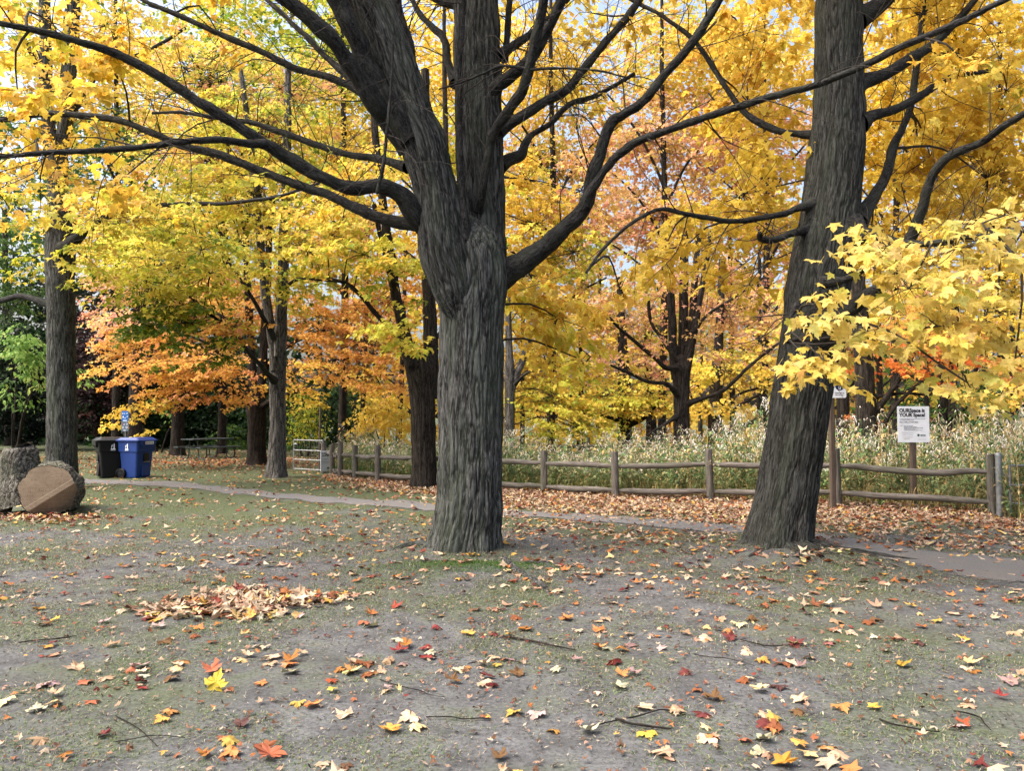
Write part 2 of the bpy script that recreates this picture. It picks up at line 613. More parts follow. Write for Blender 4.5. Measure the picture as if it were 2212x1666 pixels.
def leaves_mesh(name, pos, R, size, col, lod, curl, mat, r=None):
    """One mesh from many leaves."""
    r = r or rng
    var = r.integers(0, NVAR, len(pos))
    V, T, C, n0 = [], [], [], 0
    for k, (v, t) in enumerate(variants(lod, curl)):
        s = np.nonzero(var == k)[0]
        if not len(s): continue
        w = np.einsum('nij,mj->nmi', R[s], v) * size[s][:, None, None] + pos[s][:, None]
        V.append(w.reshape(-1, 3))
        C.append(np.repeat(col[s], len(v), 0))
        T.append((t[None] + (n0 + np.arange(len(s)) * len(v))[:, None, None]).reshape(-1, 3))
        n0 += len(s) * len(v)
    return mesh_arrays(name, np.vstack(V), np.vstack(T), mat, False, np.vstack(C))


PAL = {
    'gold': [(3, (236, 194, 68)), (2, (230, 184, 60)), (1.6, (240, 206, 92)), (0.5, (216, 162, 58)), (0.5, (214, 196, 70))],
    'ochre': [(3, (236, 198, 68)), (2, (230, 188, 62)), (1.2, (240, 206, 84)), (0.5, (216, 170, 60))],
    'pale': [(3, (234, 206, 108)), (2, (228, 198, 94)), (1, (238, 214, 124)), (0.5, (218, 182, 84)), (0.4, (214, 204, 98))],
    'lemon': [(3, (234, 210, 78)), (2, (220, 204, 70)), (1.2, (198, 194, 62)), (0.6, (160, 170, 54)), (0.8, (236, 194, 78))],
    'ygreen': [(2, (190, 178, 44)), (2, (160, 162, 40)), (1.5, (124, 142, 38)), (1, (216, 188, 56)), (0.5, (84, 116, 34))],
    'green': [(2, (98, 124, 36)), (2, (124, 138, 36)), (1.2, (72, 102, 32)), (0.8, (164, 160, 42))],
    'orange': [(3, (226, 164, 74)), (2, (218, 152, 66)), (1.8, (232, 180, 80)), (0.8, (228, 152, 100)), (0.5, (200, 134, 66))],
    'salmon': [(1.6, (232, 168, 128)), (2, (230, 178, 110)), (2, (234, 194, 104)), (0.8, (222, 146, 122)), (1, (234, 190, 150))],
    'mixed': [(2.4, (234, 196, 84)), (1.2, (230, 176, 94)), (0.9, (230, 166, 120)), (1, (214, 198, 76)), (0.6, (180, 180, 66))],
    'fire': [(2, (226, 120, 48)), (2, (232, 140, 56)), (1, (218, 104, 50)), (1, (236, 166, 70))],
    'dgreen': [(3, (34, 58, 30)), (2, (46, 70, 34)), (1, (26, 46, 28)), (0.5, (66, 86, 40))],
    'black': [(3, (24, 34, 26)), (2, (30, 40, 30)), (1, (40, 48, 34))],
    'lgreen': [(2, (128, 160, 72)), (2, (150, 176, 84)), (1, (104, 138, 60)), (0.6, (190, 196, 100))],
    'mgreen': [(2, (70, 98, 44)), (2, (88, 114, 50)), (1, (54, 80, 40)), (0.5, (140, 150, 64))],
    'purple': [(2, (46, 32, 36)), (2, (58, 38, 40)), (1, (36, 30, 32)), (0.6, (84, 54, 48))],
}
PAL = {k: (np.array([w for w, _ in v]) / sum(w for w, _ in v), np.array([srgb(*c) for _, c in v])) for k, v in PAL.items()}


def pick_colours(pal, n, r):
    w, c = PAL[pal]
    col = c[r.choice(len(c), n, p=w)]
    lum = col @ [0.3, 0.6, 0.1]
    return (col * 0.96 + 0.04 * lum[:, None]) * [0.86, 0.95, 1.0]


DENSE = 1.2


def foliage(clusters, axis, r, skel):
    """clusters: dicts px, py, d, rx, ry (sheet pixels), rz (m of depth), cov, pal, size.  Returns leaf arrays and twig paths."""
    out, twigs = [], []
    for c in clusters:
        px, py, d, rx, ry, rz, cov, pal = c[:8]
        size = c[8] if len(c) > 8 else 0.125
        kw = c[9] if len(c) > 9 else {}
        ctr = P(px, py, d)
        sc = d / F
        rad = np.array([rx * sc, rz, ry * sc])
        n = int(cov * DENSE * math.pi * rx * ry / (0.30 * (size / sc) ** 2))
        per = kw.get('per', 26)
        ns = max(3, n // per)
        # spray centres: uniform in the ellipsoid, gathered in drooping layers
        u = r.normal(size=(ns, 3)); u /= np.linalg.norm(u, axis=1)[:, None]
        u *= r.uniform(0, 1, (ns, 1)) ** 0.42
        sp = ctr + u * rad
        lay = kw.get('lay', 0.42)
        if lay:
            zz = sp[:, 2] + 0.16 * np.hypot(sp[:, 0] - axis[0], sp[:, 1] - axis[1])
            sp[:, 2] += (np.round(zz / lay) * lay - zz) * 0.75
        out_az = np.arctan2(sp[:, 1] - axis[1], sp[:, 0] - axis[0]) + r.normal(0, 0.6, ns)
        ax = np.stack([np.cos(out_az), np.sin(out_az), r.normal(-0.22, 0.12, ns)], 1)
        side = np.stack([-np.sin(out_az), np.cos(out_az), r.normal(0, 0.15, ns)], 1)
        L = r.uniform(0.45, 0.95, ns) * kw.get('len', 1.0)
        k = np.repeat(np.arange(ns), per)
        t = r.uniform(-0.5, 0.5, len(k))
        w = r.normal(0, 0.34, len(k)) * np.sqrt(np.clip(0.75 - t, 0.1, 1.2))
        pos = sp[k] + ax[k] * (t * L[k])[:, None] + side[k] * (w * L[k] * 0.8)[:, None]
        pos[:, 2] -= 0.22 * L[k] * (t + 0.5) ** 2 + 0.25 * np.abs(w) * L[k] * 0.5
        pos[:, 2] += r.normal(0, 0.045, len(k))
        tip = ax[k] * 0.55 + side[k] * np.sign(w)[:, None] * 0.55 + r.normal(0, 0.35, (len(k), 3))
        tip[:, 2] = -r.uniform(0.1, 1.25, len(k)) * kw.get('droop', 1.0)
        nrm = np.array([0, 0, 1.0]) + r.normal(0, 0.33, (len(k), 3))
        sz = size * r.uniform(0.55, 1.25, len(k))
        # colour: each spray leans to one tone of its palette, leaves scatter round it
        cs = pick_colours(pal, ns, r)
        if 'pal2' in kw:
            g = noise(sp / kw.get('patch', 0.9) + 17) > kw.get('thr', 0.1)
            cs[g] = pick_colours(kw['pal2'], int(g.sum()), r)
        cl = pick_colours(pal, len(k), r)
        col = np.where(r.uniform(size=(len(k), 1)) < 0.68, cs[k], cl) * r.uniform(0.82, 1.14, (len(k), 1))
        out.append((pos, leaf_frames(tip, nrm), sz, np.clip(col, 0, 0.95)))
        # a branch from the tree to the cluster, then shoots to each spray
        if kw.get('twig', True) and skel is not None:
            dist = np.linalg.norm(skel[:, :3] - ctr, axis=1) + np.maximum(skel[:, 2] - ctr[2], 0) * 0.8
            for j in range(max(1, int(len(sp) // 14))):
                sub = sp[j::max(1, len(sp) // 14)]
                hub = sub.mean(0)
                a = skel[np.argsort(dist)[min(j * 3, len(skel) - 1)]][:3]
                if (hub[2] > 14): continue
                mid = (a + hub) / 2 + np.array([0, 0, 0.12 * np.linalg.norm(hub - a)]) + r.normal(0, 0.08, 3)
                r0 = 0.012 + 0.0035 * np.linalg.norm(hub - a)
                twigs.append((np.array([[*a, r0], [*mid, r0 * 0.75], [*hub, r0 * 0.45]]), 0.25, 5))
                for q in sub:
                    m2 = (hub + q) / 2 + r.normal(0, 0.06, 3)
                    twigs.append((np.array([[*hub, r0 * 0.4], [*m2, r0 * 0.28], [*q, 0.003]]), 0.3, 3))
    pos = np.vstack([o[0] for o in out]); R = np.concatenate([o[1] for o in out])
    return pos, R, np.concatenate([o[2] for o in out]), np.vstack([o[3] for o in out]), twigs


def twig_mesh(name, twigs, mat):
    V, Q, n0 = [], [], 0
    for ctrl, step, seg in twigs:
        p = spline(ctrl, max(step, 0.05))
        T, Nn, B = frames(p[:, :3])
        th = np.arange(seg) / seg * 2 * math.pi
        v = p[:, None, :3] + p[:, 3][:, None, None] * (np.cos(th)[None, :, None] * Nn[:, None] + np.sin(th)[None, :, None] * B[:, None])
        V.append(v.reshape(-1, 3)); Q.append(grid_quads(len(p), seg) + n0); n0 += len(p) * seg
    return mesh_arrays(name, np.vstack(V), np.vstack(Q), mat, True)


_leafmesh = {}


def leaf_object_mesh(lod, k, curl, col, mat, tagname):
    q = tuple(np.round(np.sqrt(col) * 12).astype(int))
    key = (lod, k, curl, q, tagname)
    if key not in _leafmesh:
        v, t = variants(lod, curl)[k]
        c = (np.array(q) / 12.0) ** 2
        _leafmesh[key] = mesh_arrays('leaf', v, t, mat, False, np.repeat(c[None], len(v), 0))
    return _leafmesh[key]


def place_leaf(name, lod, k, curl, col, mat, pos, R, size, parent=None, off=None):
    o = bpy.data.objects.new(name, leaf_object_mesh(lod, k, curl, col, mat, mat.name))
    COL.objects.link(o)
    m = Matrix.Identity(4)
    for a in range(3):
        for b in range(3):
            m[a][b] = R[a, b] * size
        m[a][3] = pos[a] - (off[a] if off is not None else 0)
    if parent is not None: o.parent = parent
    o.matrix_basis = m
    return o


def bare_twigs(path, r, n, length, down=0.2, t0=0.15):
    """Thin leafless shoots off a limb, each with two side shoots."""
    out = []
    T, Nn, B = frames(path[:, :3])
    for _ in range(n):
        i = int(r.uniform(t0, 0.97) * (len(path) - 1))
        a = r.uniform(0, 2 * math.pi)
        dirv = Nn[i] * math.cos(a) + B[i] * math.sin(a) + T[i] * r.uniform(0.3, 1.2)
        dirv[2] += r.uniform(-0.4, 0.5)
        dirv /= np.linalg.norm(dirv)
        L = length * r.uniform(0.4, 1.2)
        p0 = path[i, :3]
        r0 = min(0.010, path[i, 3] * 0.4) * r.uniform(0.5, 1.0)
        p1 = p0 + dirv * L * 0.45 + r.normal(0, 0.08 * L, 3)
        p2 = p0 + dirv * L + r.normal(0, 0.14 * L, 3) - [0, 0, down * L]
        out.append((np.array([[*p0, r0], [*p1, r0 * 0.7], [*p2, 0.002]]), 0.12, 4))
        for s in range(3):
            q = p1 + (p2 - p1) * r.uniform(0, 0.7)
            e = q + (dirv + r.normal(0, 0.7, 3)) * L * r.uniform(0.2, 0.5)
            out.append((np.array([[*q, r0 * 0.5], [*((q + e) / 2 + r.normal(0, 0.04 * L, 3)), r0 * 0.35], [*e, 0.0015]]), 0.15, 3))
    return out


def tree(name, label, base, trunks, limbs, clusters, mat='bark', limb_mat='bark_smooth', seed=1, lod=2, step=0.06, segscale=0.03,
         amp=0.007, size=0.05, near_lod=None, leaf_parts=0, twigs_per=5, twig_len=0.5, leaf_material='leaf', cat='tree', group=None, curl=0.55, flare=(0.25, 5, 0.6), extra=None):
    """trunks, limbs: lists of sheet-pixel rows; clusters: foliage masses."""
    r = np.random.default_rng(seed)
    root = thing(name, label, cat, base, 0, group)
    skel, tw = [], []
    for i, rows in enumerate(trunks):
        w = limb_px(rows) if not isinstance(rows, np.ndarray) else rows
        seg = int(np.clip(2 * math.pi * w[:, 3].max() / segscale, 10, 230))
        v, f, co, rd, path = bark_tube(w, step, seg, amp, size, seed=seed + i * 1.7, flare=flare if i == 0 else None, lump=0.035, cap_end=True)
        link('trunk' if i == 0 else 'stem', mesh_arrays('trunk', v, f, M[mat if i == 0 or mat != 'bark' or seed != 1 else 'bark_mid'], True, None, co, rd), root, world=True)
        skel.append(path)
    for i, rows in enumerate(limbs):
        w = limb_px(rows) if not isinstance(rows, np.ndarray) else rows
        w = w.copy(); low = w[0, 2] < 0.6
        if not low: w[:, 3] *= 0.9
        seg = int(np.clip(2 * math.pi * w[:, 3].max() / (segscale * 1.5), 6, 32))
        v, f, co, rd, path = bark_tube(w, max(step * 1.8, 0.03), seg, amp * 0.3, size * 0.7, stretch=0.3, lump=0.035, seed=seed + 9 + i * 2.3, cap_end=True, collar=0.0 if low else 0.4, wobble=0.55)
        nm = 'root' if low else 'branch'
        link(nm, mesh_arrays(nm, v, f, M[mat if low else limb_mat], True, None, co, rd), root, world=True)
        skel.append(path)
        if twigs_per and not low: tw += bare_twigs(path, r, twigs_per, twig_len)
    sk = np.vstack(skel)
    sk = sk[sk[:, 2] > 1.2] if (sk[:, 2] > 1.2).any() else sk
    if clusters:
        pos, R, sz, col, t2 = foliage(clusters, np.array(base), r, sk)
        tw += t2
        keep = pos[:, 2] > 0.05
        pos, R, sz, col = pos[keep], R[keep], sz[keep], col[keep]
        if leaf_parts:
            x, y, fw = project(pos)
            s = sz / fw * ((x > 5) & (x < 2207) & (y > 5) & (y < 1650))
            s = s * r.uniform(0.9, 1.1, len(s))
            top = np.argsort(-s)[:leaf_parts]
            off = np.array(base)
            for j in top:
                place_leaf('leaf', lod, int(r.integers(0, NVAR)), curl, col[j], M[leaf_material], pos[j], R[j], sz[j], root, off)
            m = np.ones(len(pos), bool); m[top] = False
            pos, R, sz, col = pos[m], R[m], sz[m], col[m]
        cr = link('crown', leaves_mesh('crown', pos, R, sz, col, lod if near_lod is None else near_lod, curl, M[leaf_material], r), root, world=True)
        tag(cr, kind='stuff')
    if extra is not None: tw += extra
    if tw:
        o = link('twigs', twig_mesh('twigs', tw, M['twig']), root, world=True)
        tag(o, kind='stuff')
    return root, sk
# ------------------------------------------------------------------ ground
def ground_z(x, y):
    x = np.atleast_1d(np.asarray(x, float)); y = np.atleast_1d(np.asarray(y, float))
    z = 0.05 * noise2(x, y, 0.25) + 0.022 * noise2(x, y, 0.9, 2)
    z *= np.clip((y - 2) / 6, 0.3, 1)
    z += 0.10 * np.exp(-((x - T1[0]) ** 2 + (y - T1[1]) ** 2) / 0.9) + 0.12 * np.exp(-((x - T2[0]) ** 2 + (y - T2[1]) ** 2) / 1.0)
    return z


T1 = P(1003, 1205, 8.95)
T2 = P(1676, 1205, 9.1)

PATH_PX = [(-420, 1030, 1037), (0, 1031, 1041), (170, 1035, 1044), (300, 1041, 1052), (430, 1046, 1059), (560, 1060, 1074), (690, 1070, 1087), (840, 1081, 1097), (1000, 1094, 1108),
           (1130, 1104, 1114), (1330, 1118, 1133), (1530, 1136, 1152), (1680, 1147, 1172), (1850, 1165, 1203), (2030, 1188, 1240), (2220, 1208, 1275), (2700, 1255, 1370)]


def path_edges():
    a, b = [], []
    for px, y0, y1 in PATH_PX:
        for y, l in ((y0, a), (y1, b)):
            d = gdepth(y)
            q = P(px, y, d); l.append([q[0], q[1], 0, 0.1])
    return spline(np.array(a), 0.35), spline(np.array(b), 0.35)


def axis_steps(lo, hi, fine_lo, fine_hi, step, grow=1.18):
    m = np.arange(fine_lo, fine_hi + 1e-6, step)
    a, s, x = [], step, fine_lo
    while x > lo: s *= grow; x -= s; a.append(x)
    b, s, x = [], step, fine_hi
    while x < hi: s *= grow; x += s; b.append(x)
    return np.r_[a[::-1], m, b]


def make_ground():
    xs = axis_steps(-400, 400, -9, 10, 0.11)
    ys = axis_steps(-40, 600, 2.0, 15, 0.09)
    X, Y = np.meshgrid(xs, ys)
    Z = ground_z(X.ravel(), Y.ravel())
    Z += 0.012 * noise2(X.ravel(), Y.ravel(), 4.0, 5) * (Y.ravel() < 16)
    v = np.c_[X.ravel(), Y.ravel(), Z]
    nx, ny = len(xs), len(ys)
    i = np.arange(ny - 1)[:, None] * nx + np.arange(nx - 1)[None]
    q = np.stack([i, i + 1, i + nx + 1, i + nx], -1).reshape(-1, 4)
    m, nt, out = mat_new('park_ground')
    g = N(nt, 'ShaderNodeNewGeometry')
    pos = g.outputs['Position']
    nA = tex_noise(nt, pos, 0.55, 5, 0.6)
    nB = tex_noise(nt, pos, 3.2, 6, 0.7)
    nC = tex_noise(nt, pos, 38, 5, 0.75)
    nD = tex_noise(nt, pos, 160, 3, 0.7)
    soil = mixc(nt, ramp(nt, nB, 0.36, 0.62), (0.058, 0.061, 0.064), (0.124, 0.131, 0.139))
    soil = mixc(nt, ramp(nt, nC, 0.30, 0.56), (0.030, 0.030, 0.029), soil)
    soil = mixc(nt, ramp(nt, nD, 0.60, 0.74), soil, (0.20, 0.195, 0.19))
    grass = mixc(nt, ramp(nt, nC, 0.3, 0.7), (0.036, 0.048, 0.024), (0.084, 0.100, 0.058))
    grass = mixc(nt, ramp(nt, nD, 0.62, 0.78), grass, (0.15, 0.14, 0.10))
    sep = N(nt, 'ShaderNodeSeparateXYZ')
    nt.links.new(pos, sep.inputs[0])
    far = ramp(nt, sep.outputs['Y'], 9.0, 17.0)          # lawn beyond the trodden ground
    add = N(nt, 'ShaderNodeMath', operation='ADD'); nt.links.new(far, add.inputs[0])
    ms = N(nt, 'ShaderNodeMath', operation='MULTIPLY_ADD'); nt.links.new(nA, ms.inputs[0]); ms.inputs[1].default_value = 2.6; ms.inputs[2].default_value = -1.2
    ms2 = N(nt, 'ShaderNodeMath', operation='MULTIPLY_ADD'); nt.links.new(nB, ms2.inputs[0]); ms2.inputs[1].default_value = 1.6; nt.links.new(ms.outputs[0], ms2.inputs[2])
    nt.links.new(ms2.outputs[0], add.inputs[1])
    fac = ramp(nt, add.outputs[0], 0.85, 1.45)
    c = mixc(nt, fac, soil, grass)
    p = N(nt, 'ShaderNodeBsdfPrincipled')
    p.inputs['Roughness'].default_value = 0.95
    p.inputs['Specular IOR Level'].default_value = 0.1
    nt.links.new(c, p.inputs['Base Color'])
    hh = N(nt, 'ShaderNodeMath', operation='ADD'); nt.links.new(nC, hh.inputs[0]); nt.links.new(nD, hh.inputs[1])
    nt.links.new(bump(nt, hh.outputs[0], 0.45, 0.012), p.inputs['Normal'])
    nt.links.new(p.outputs[0], out.inputs[0])
    o = link('ground', mesh_arrays('ground', v, q, m, True))
    tag(o, 'trodden grey soil and thin grass under the maples', None, kind='structure')

    A, B = path_edges()
    n = min(len(A), len(B))
    ia, ib = np.linspace(0, len(A) - 1, 420), np.linspace(0, len(B) - 1, 420)
    A2 = np.stack([np.interp(ia, np.arange(len(A)), A[:, k]) for k in range(2)], 1)
    B2 = np.stack([np.interp(ib, np.arange(len(B)), B[:, k]) for k in range(2)], 1)
    W = np.linalg.norm(A2 - B2, axis=1)[:, None]
    dirv = (A2 - B2) / W
    s = np.arange(420) * 0.08
    A2 = A2 + dirv * (0.12 + noise2(s, s * 0, 0.9)[:, None] * 0.8 + noise2(s, s * 0, 4.0)[:, None] * 0.3)
    B2 = B2 - dirv * (0.12 + noise2(s, s * 0 + 9, 0.9)[:, None] * 0.6 + noise2(s, s * 0 + 4, 4.0)[:, None] * 0.3)
    t = np.linspace(0, 1, 13)
    G = A2[:, None] * t[None, :, None] + B2[:, None] * (1 - t)[None, :, None]
    gx, gy = G[..., 0].ravel(), G[..., 1].ravel()
    prof = np.tile(np.where((t == 0) | (t == 1), -0.006, 0.006 + 0.012 * np.sin(t * math.pi)), 420)
    gz = ground_z(gx, gy) + prof
    v = np.c_[gx, gy, gz]
    i = np.arange(419)[:, None] * 13 + np.arange(12)[None]
    q = np.stack([i, i + 1, i + 14, i + 13], -1).reshape(-1, 4)
    m, nt, out = mat_new('gravel_path')
    g = N(nt, 'ShaderNodeNewGeometry'); pos = g.outputs['Position']
    n1 = tex_noise(nt, pos, 60, 5, 0.75); n2 = tex_noise(nt, pos, 1.6, 4, 0.6)
    c = mixc(nt, ramp(nt, n1, 0.35, 0.7), (0.066, 0.068, 0.072), (0.155, 0.159, 0.168))
    c = mixc(nt, ramp(nt, n2, 0.4, 0.7), c, mixc(nt, 0.6, c, (0.13, 0.115, 0.10)))
    p = N(nt, 'ShaderNodeBsdfPrincipled'); p.inputs['Roughness'].default_value = 0.95; p.inputs['Specular IOR Level'].default_value = 0.15
    nt.links.new(c, p.inputs['Base Color']); nt.links.new(bump(nt, n1, 0.6, 0.010), p.inputs['Normal'])
    ed = N(nt, 'ShaderNodeAttribute', attribute_name='ridge')
    n3 = tex_noise(nt, pos, 7, 6, 0.75)
    sm = N(nt, 'ShaderNodeMath', operation='ADD'); nt.links.new(ed.outputs['Fac'], sm.inputs[0]); nt.links.new(n3, sm.inputs[1])
    tr = N(nt, 'ShaderNodeBsdfTransparent'); mx = N(nt, 'ShaderNodeMixShader')     # the gravel thins out into soil at its worn edge
    nt.links.new(ramp(nt, sm.outputs[0], 0.72, 0.98), mx.inputs[0]); nt.links.new(tr.outputs[0], mx.inputs[1]); nt.links.new(p.outputs[0], mx.inputs[2]); nt.links.new(mx.outputs[0], out.inputs[0])
    o = link('path', mesh_arrays('path', v, q, m, True, None, None, np.tile(np.clip(1.5 * np.minimum(t, 1 - t) * 2, 0, 1), 420)))
    tag(o, 'worn grey gravel footpath curving past the rail fence', None, kind='structure')
    return A2, B2


PA, PB = make_ground()


def on_path(x, y):
    d0 = np.full(len(x), 1e9); inside = np.zeros(len(x), bool)
    mid = (PA + PB) / 2; hw = np.linalg.norm(PA - PB, axis=1) / 2
    for i in range(0, len(mid), 4):
        d = np.hypot(x - mid[i, 0], y - mid[i, 1])
        inside |= d < hw[i] * 0.95
    return inside
# ------------------------------------------------------------------ the two near maples
def D(rows, d0, d1=None):
    """Adds a depth that runs from d0 to d1 along the limb."""
    d1 = d0 if d1 is None else d1
    n = len(rows)
    return [(*q, d0 + (d1 - d0) * i / max(1, n - 1)) for i, q in enumerate(rows)]


G = 'golden leaf'
t1_trunks = [
    D([(1001, 1236, 84), (1002, 1205, 80), (1007, 1150, 74), (1012, 1100, 71), (1015, 1000, 69), (1017, 900, 69), (1018, 800, 68.5), (1020, 700, 69), (1020, 640, 75), (1019, 590, 78), (1014, 550, 76), (1012, 520, 66), (1010, 490, 46), (1008, 470, 20)], 8.95),
    D([(1000, 700, 26), (986, 640, 46), (972, 585, 54), (960, 540, 55), (950, 480, 50), (938, 400, 48), (914, 310, 51), (890, 250, 48), (868, 190, 49), (838, 100, 48), (798, 0, 45), (765, -90, 43)], 8.78, 8.5),
    D([(1035, 600, 56), (1041, 540, 54), (1043, 480, 50), (1039, 400, 51), (1036, 281, 51), (1032, 150, 50), (1029, 0, 49), (1027, -110, 46)], 9.02, 9.3),
]
t1_limbs = [
    # left side
    D([(930, 490, 26), (900, 465, 23), (862, 424, 20), (820, 404, 18), (762, 405, 17), (700, 386, 16.5), (620, 337, 16), (560, 300, 15), (480, 250, 13.5), (380, 186, 12.5), (265, 122, 12), (200, 97, 10.5), (100, 72, 9.5), (0, 50, 9), (-120, 30, 8)], 8.75, 6.9),
    D([(935, 500, 18), (900, 486, 15), (858, 479, 14), (800, 461, 13), (700, 416, 12), (600, 383, 11), (480, 336, 10), (400, 316, 9.5), (330, 286, 9), (250, 259, 9), (130, 246, 8.5), (60, 250, 8), (-80, 275, 6)], 8.8, 9.4),
    D([(575, 312, 10), (530, 309, 9.5), (480, 303, 9), (400, 305, 8.5), (300, 318, 8), (200, 325, 7.5), (100, 329, 7), (0, 337, 6.5), (-100, 340, 5)], 7.75, 6.6),
    D([(880, 360, 12), (840, 350, 10), (800, 341, 9), (720, 325, 8.5), (650, 301, 8), (560, 269, 7), (470, 255, 5), (400, 243, 4.5), (330, 244, 3.5)], 8.85, 10.3),
    D([(800, 210, 13), (770, 194, 10), (720, 171, 9), (640, 146, 8.5), (540, 101, 8), (450, 61, 7), (372, 26, 6.5), (310, 0, 6), (230, -40, 5)], 8.65, 9.6),
    D([(785, 200, 10), (770, 184, 8), (719, 137, 7.5), (660, 78, 7), (600, 20, 6.5), (540, -40, 6)], 8.9, 10.2),
    D([(885, 320, 22), (845, 270, 22), (816, 234, 22), (777, 168, 22), (738, 105, 20), (690, 55, 20), (618, 0, 18), (540, -60, 15)], 8.62, 7.6),
    D([(885, 300, 24), (850, 245, 24), (812, 180, 24), (778, 100, 24), (745, 40, 24), (722, -20, 23), (690, -120, 20)], 8.5, 8.0),
    D([(905, 310, 22), (905, 260, 20), (895, 190, 19), (880, 110, 18), (862, 50, 17), (853, -20, 15), (845, -120, 13)], 8.8, 9.2),
    D([(880, 120, 11), (850, 75, 9.5), (815, 45, 9), (760, 10, 8), (700, -30, 7)], 8.85, 8.4),
    # between and in front of the stems
    D([(1004, 520, 13), (1003, 480, 11), (996, 400, 9.5), (990, 280, 9.5), (991, 150, 9), (997, 60, 9), (1000, -40, 8)], 8.62, 8.5),
    D([(1035, 452, 10), (1040, 420, 9.5), (1050, 350, 11), (1064, 285, 12.5), (1100, 235, 13), (1130, 190, 12.5), (1150, 110, 12.5), (1165, 40, 12), (1178, -30, 11), (1190, -120, 10)], 8.85, 7.6),
    D([(1040, 222, 15), (1060, 200, 15), (1112, 160, 14.5), (1142, 130, 14), (1175, 75, 13), (1202, 20, 12), (1230, -60, 11)], 9.15, 8.5),
    D([(1075, 285, 14), (1110, 262, 12.5), (1167, 226, 12), (1235, 178, 11), (1300, 100, 10), (1345, 50, 9), (1380, 0, 8.5), (1440, -70, 8)], 8.9, 9.4),
    D([(1075, 120, 11), (1110, 98, 10), (1150, 70, 9), (1190, 35, 8), (1240, -20, 7)], 9.2, 9.8),
    D([(1088, 130, 9), (1096, 80, 8), (1098, 20, 8), (1110, -60, 7)], 9.4, 9.6),
    D([(985, 180, 12), (970, 140, 9), (960, 85, 9), (935, 60, 8), (905, 25, 7), (880, -30, 6)], 9.2, 9.9),
    D([(1010, 30, 13), (985, 12, 11), (955, 5, 9), (900, -25, 8)], 9.2, 9.5),
    D([(1078, 360, 16), (1100, 345, 13), (1125, 335, 13), (1137, 310, 11), (1150, 290, 7), (1190, 265, 7), (1230, 225, 6.5), (1290, 205, 6), (1370, 160, 5)], 9.25, 10.2),
    # low right limb and its fork
    D([(1065, 600, 34), (1100, 582, 29), (1150, 550, 24), (1210, 506, 21), (1258, 458, 18), (1274, 405, 16), (1292, 345, 15.5), (1318, 268, 14.5), (1345, 247, 12.5), (1390, 218, 11.5), (1440, 155, 11.5), (1500, 85, 11), (1555, 0, 10.5), (1600, -80, 9)], 9.02, 8.1),
    D([(1262, 440, 12), (1285, 398, 10), (1325, 345, 10), (1365, 312, 10.5), (1400, 295, 9.5), (1500, 262, 9.5), (1600, 227, 9), (1750, 187, 9), (1850, 147, 9.5), (1950, 100, 9.5), (2070, 48, 9), (2160, 4, 8), (2260, -50, 7)], 8.45, 7.2),
    # small dead sticks
    D([(848, 95, 3), (846, 180, 3.2), (838, 270, 4), (828, 350, 4.5), (814, 418, 4.5)], 8.1, 8.0),
    D([(1145, 150, 4), (1085, 142, 3.6), (1040, 160, 3.2), (995, 178, 2.6), (948, 192, 2)], 8.05, 8.2),
    D([(1142, 150, 4), (1200, 147, 3.4), (1290, 152, 2.8), (1350, 166, 2)], 8.05, 7.8),
]
def RG(px, py, dz):
    q = P(px, py, gdepth(py)); q[2] = ground_z(q[0], q[1])[0] + dz
    return q


t1_root = [np.array([[*RG(1088, 1222, -.01), 0.05], [*RG(1112, 1238, .0), 0.04], [*RG(1150, 1258, .012), 0.034], [*RG(1178, 1276, .008), 0.032], [*RG(1200, 1298, -.03), 0.02]]),
           np.array([[*P(960, 1195, 8.95), 0.09], [*RG(905, 1194, .01), 0.05], [*RG(830, 1198, -.03), 0.03]])]
t1_clusters = [
    (110, 60, 8.0, 150, 90, 0.9, 0.75, 'gold', 0.13), (60, 190, 7.4, 120, 70, 0.7, 0.55, 'gold', 0.13), (250, 120, 8.6, 120, 90, 0.9, 0.55, 'gold', 0.13),
    (90, 320, 7.2, 130, 60, 0.6, 0.4, 'gold', 0.12), (190, 400, 8.8, 130, 70, 0.8, 0.5, 'gold', 0.12), (40, 440, 8.5, 90, 60, 0.7, 0.5, 'gold', 0.12),
    (430, 60, 9.8, 130, 70, 0.8, 0.35, 'gold', 0.12), (1360, 40, 9.4, 170, 60, 0.9, 0.35, 'gold', 0.12), (1280, 190, 10.0, 110, 50, 0.7, 0.2, 'gold', 0.11),
    (2080, 120, 7.2, 120, 60, 0.5, 0.25, 'gold', 0.12), (640, 400, 9.6, 130, 50, 0.6, 0.16, 'lemon', 0.12),
    (1210, 690, 10.2, 125, 105, 0.8, 1.25, 'gold', 0.125, {'pal2': 'lemon', 'droop': 1.3}), (1170, 590, 10.0, 90, 70, 0.7, 0.9, 'gold', 0.125, {'droop': 1.3}), (1230, 770, 10.2, 80, 45, 0.6, 0.8, 'lemon', 0.12, {'droop': 1.3}),
    (300, -200, 8.5, 420, 120, 1.6, 1.2, 'gold', 0.13, {'twig': False}), (1000, -260, 9, 420, 140, 1.8, 1.2, 'gold', 0.13, {'twig': False}), (1600, -220, 9, 340, 130, 1.6, 1.2, 'gold', 0.13, {'twig': False}),
]
t1, sk1 = tree('maple_tree', 'great maple with a furrowed grey trunk forking low into many spreading bare limbs', (T1[0], T1[1], 0), t1_trunks, t1_limbs + t1_root, t1_clusters,
               'bark', 'bark_smooth', seed=1, lod=0, step=0.018, segscale=0.0122, amp=0.024, size=0.058, near_lod=1, leaf_parts=300, twigs_per=15, twig_len=0.9, flare=(0.26, 6, 0.4))

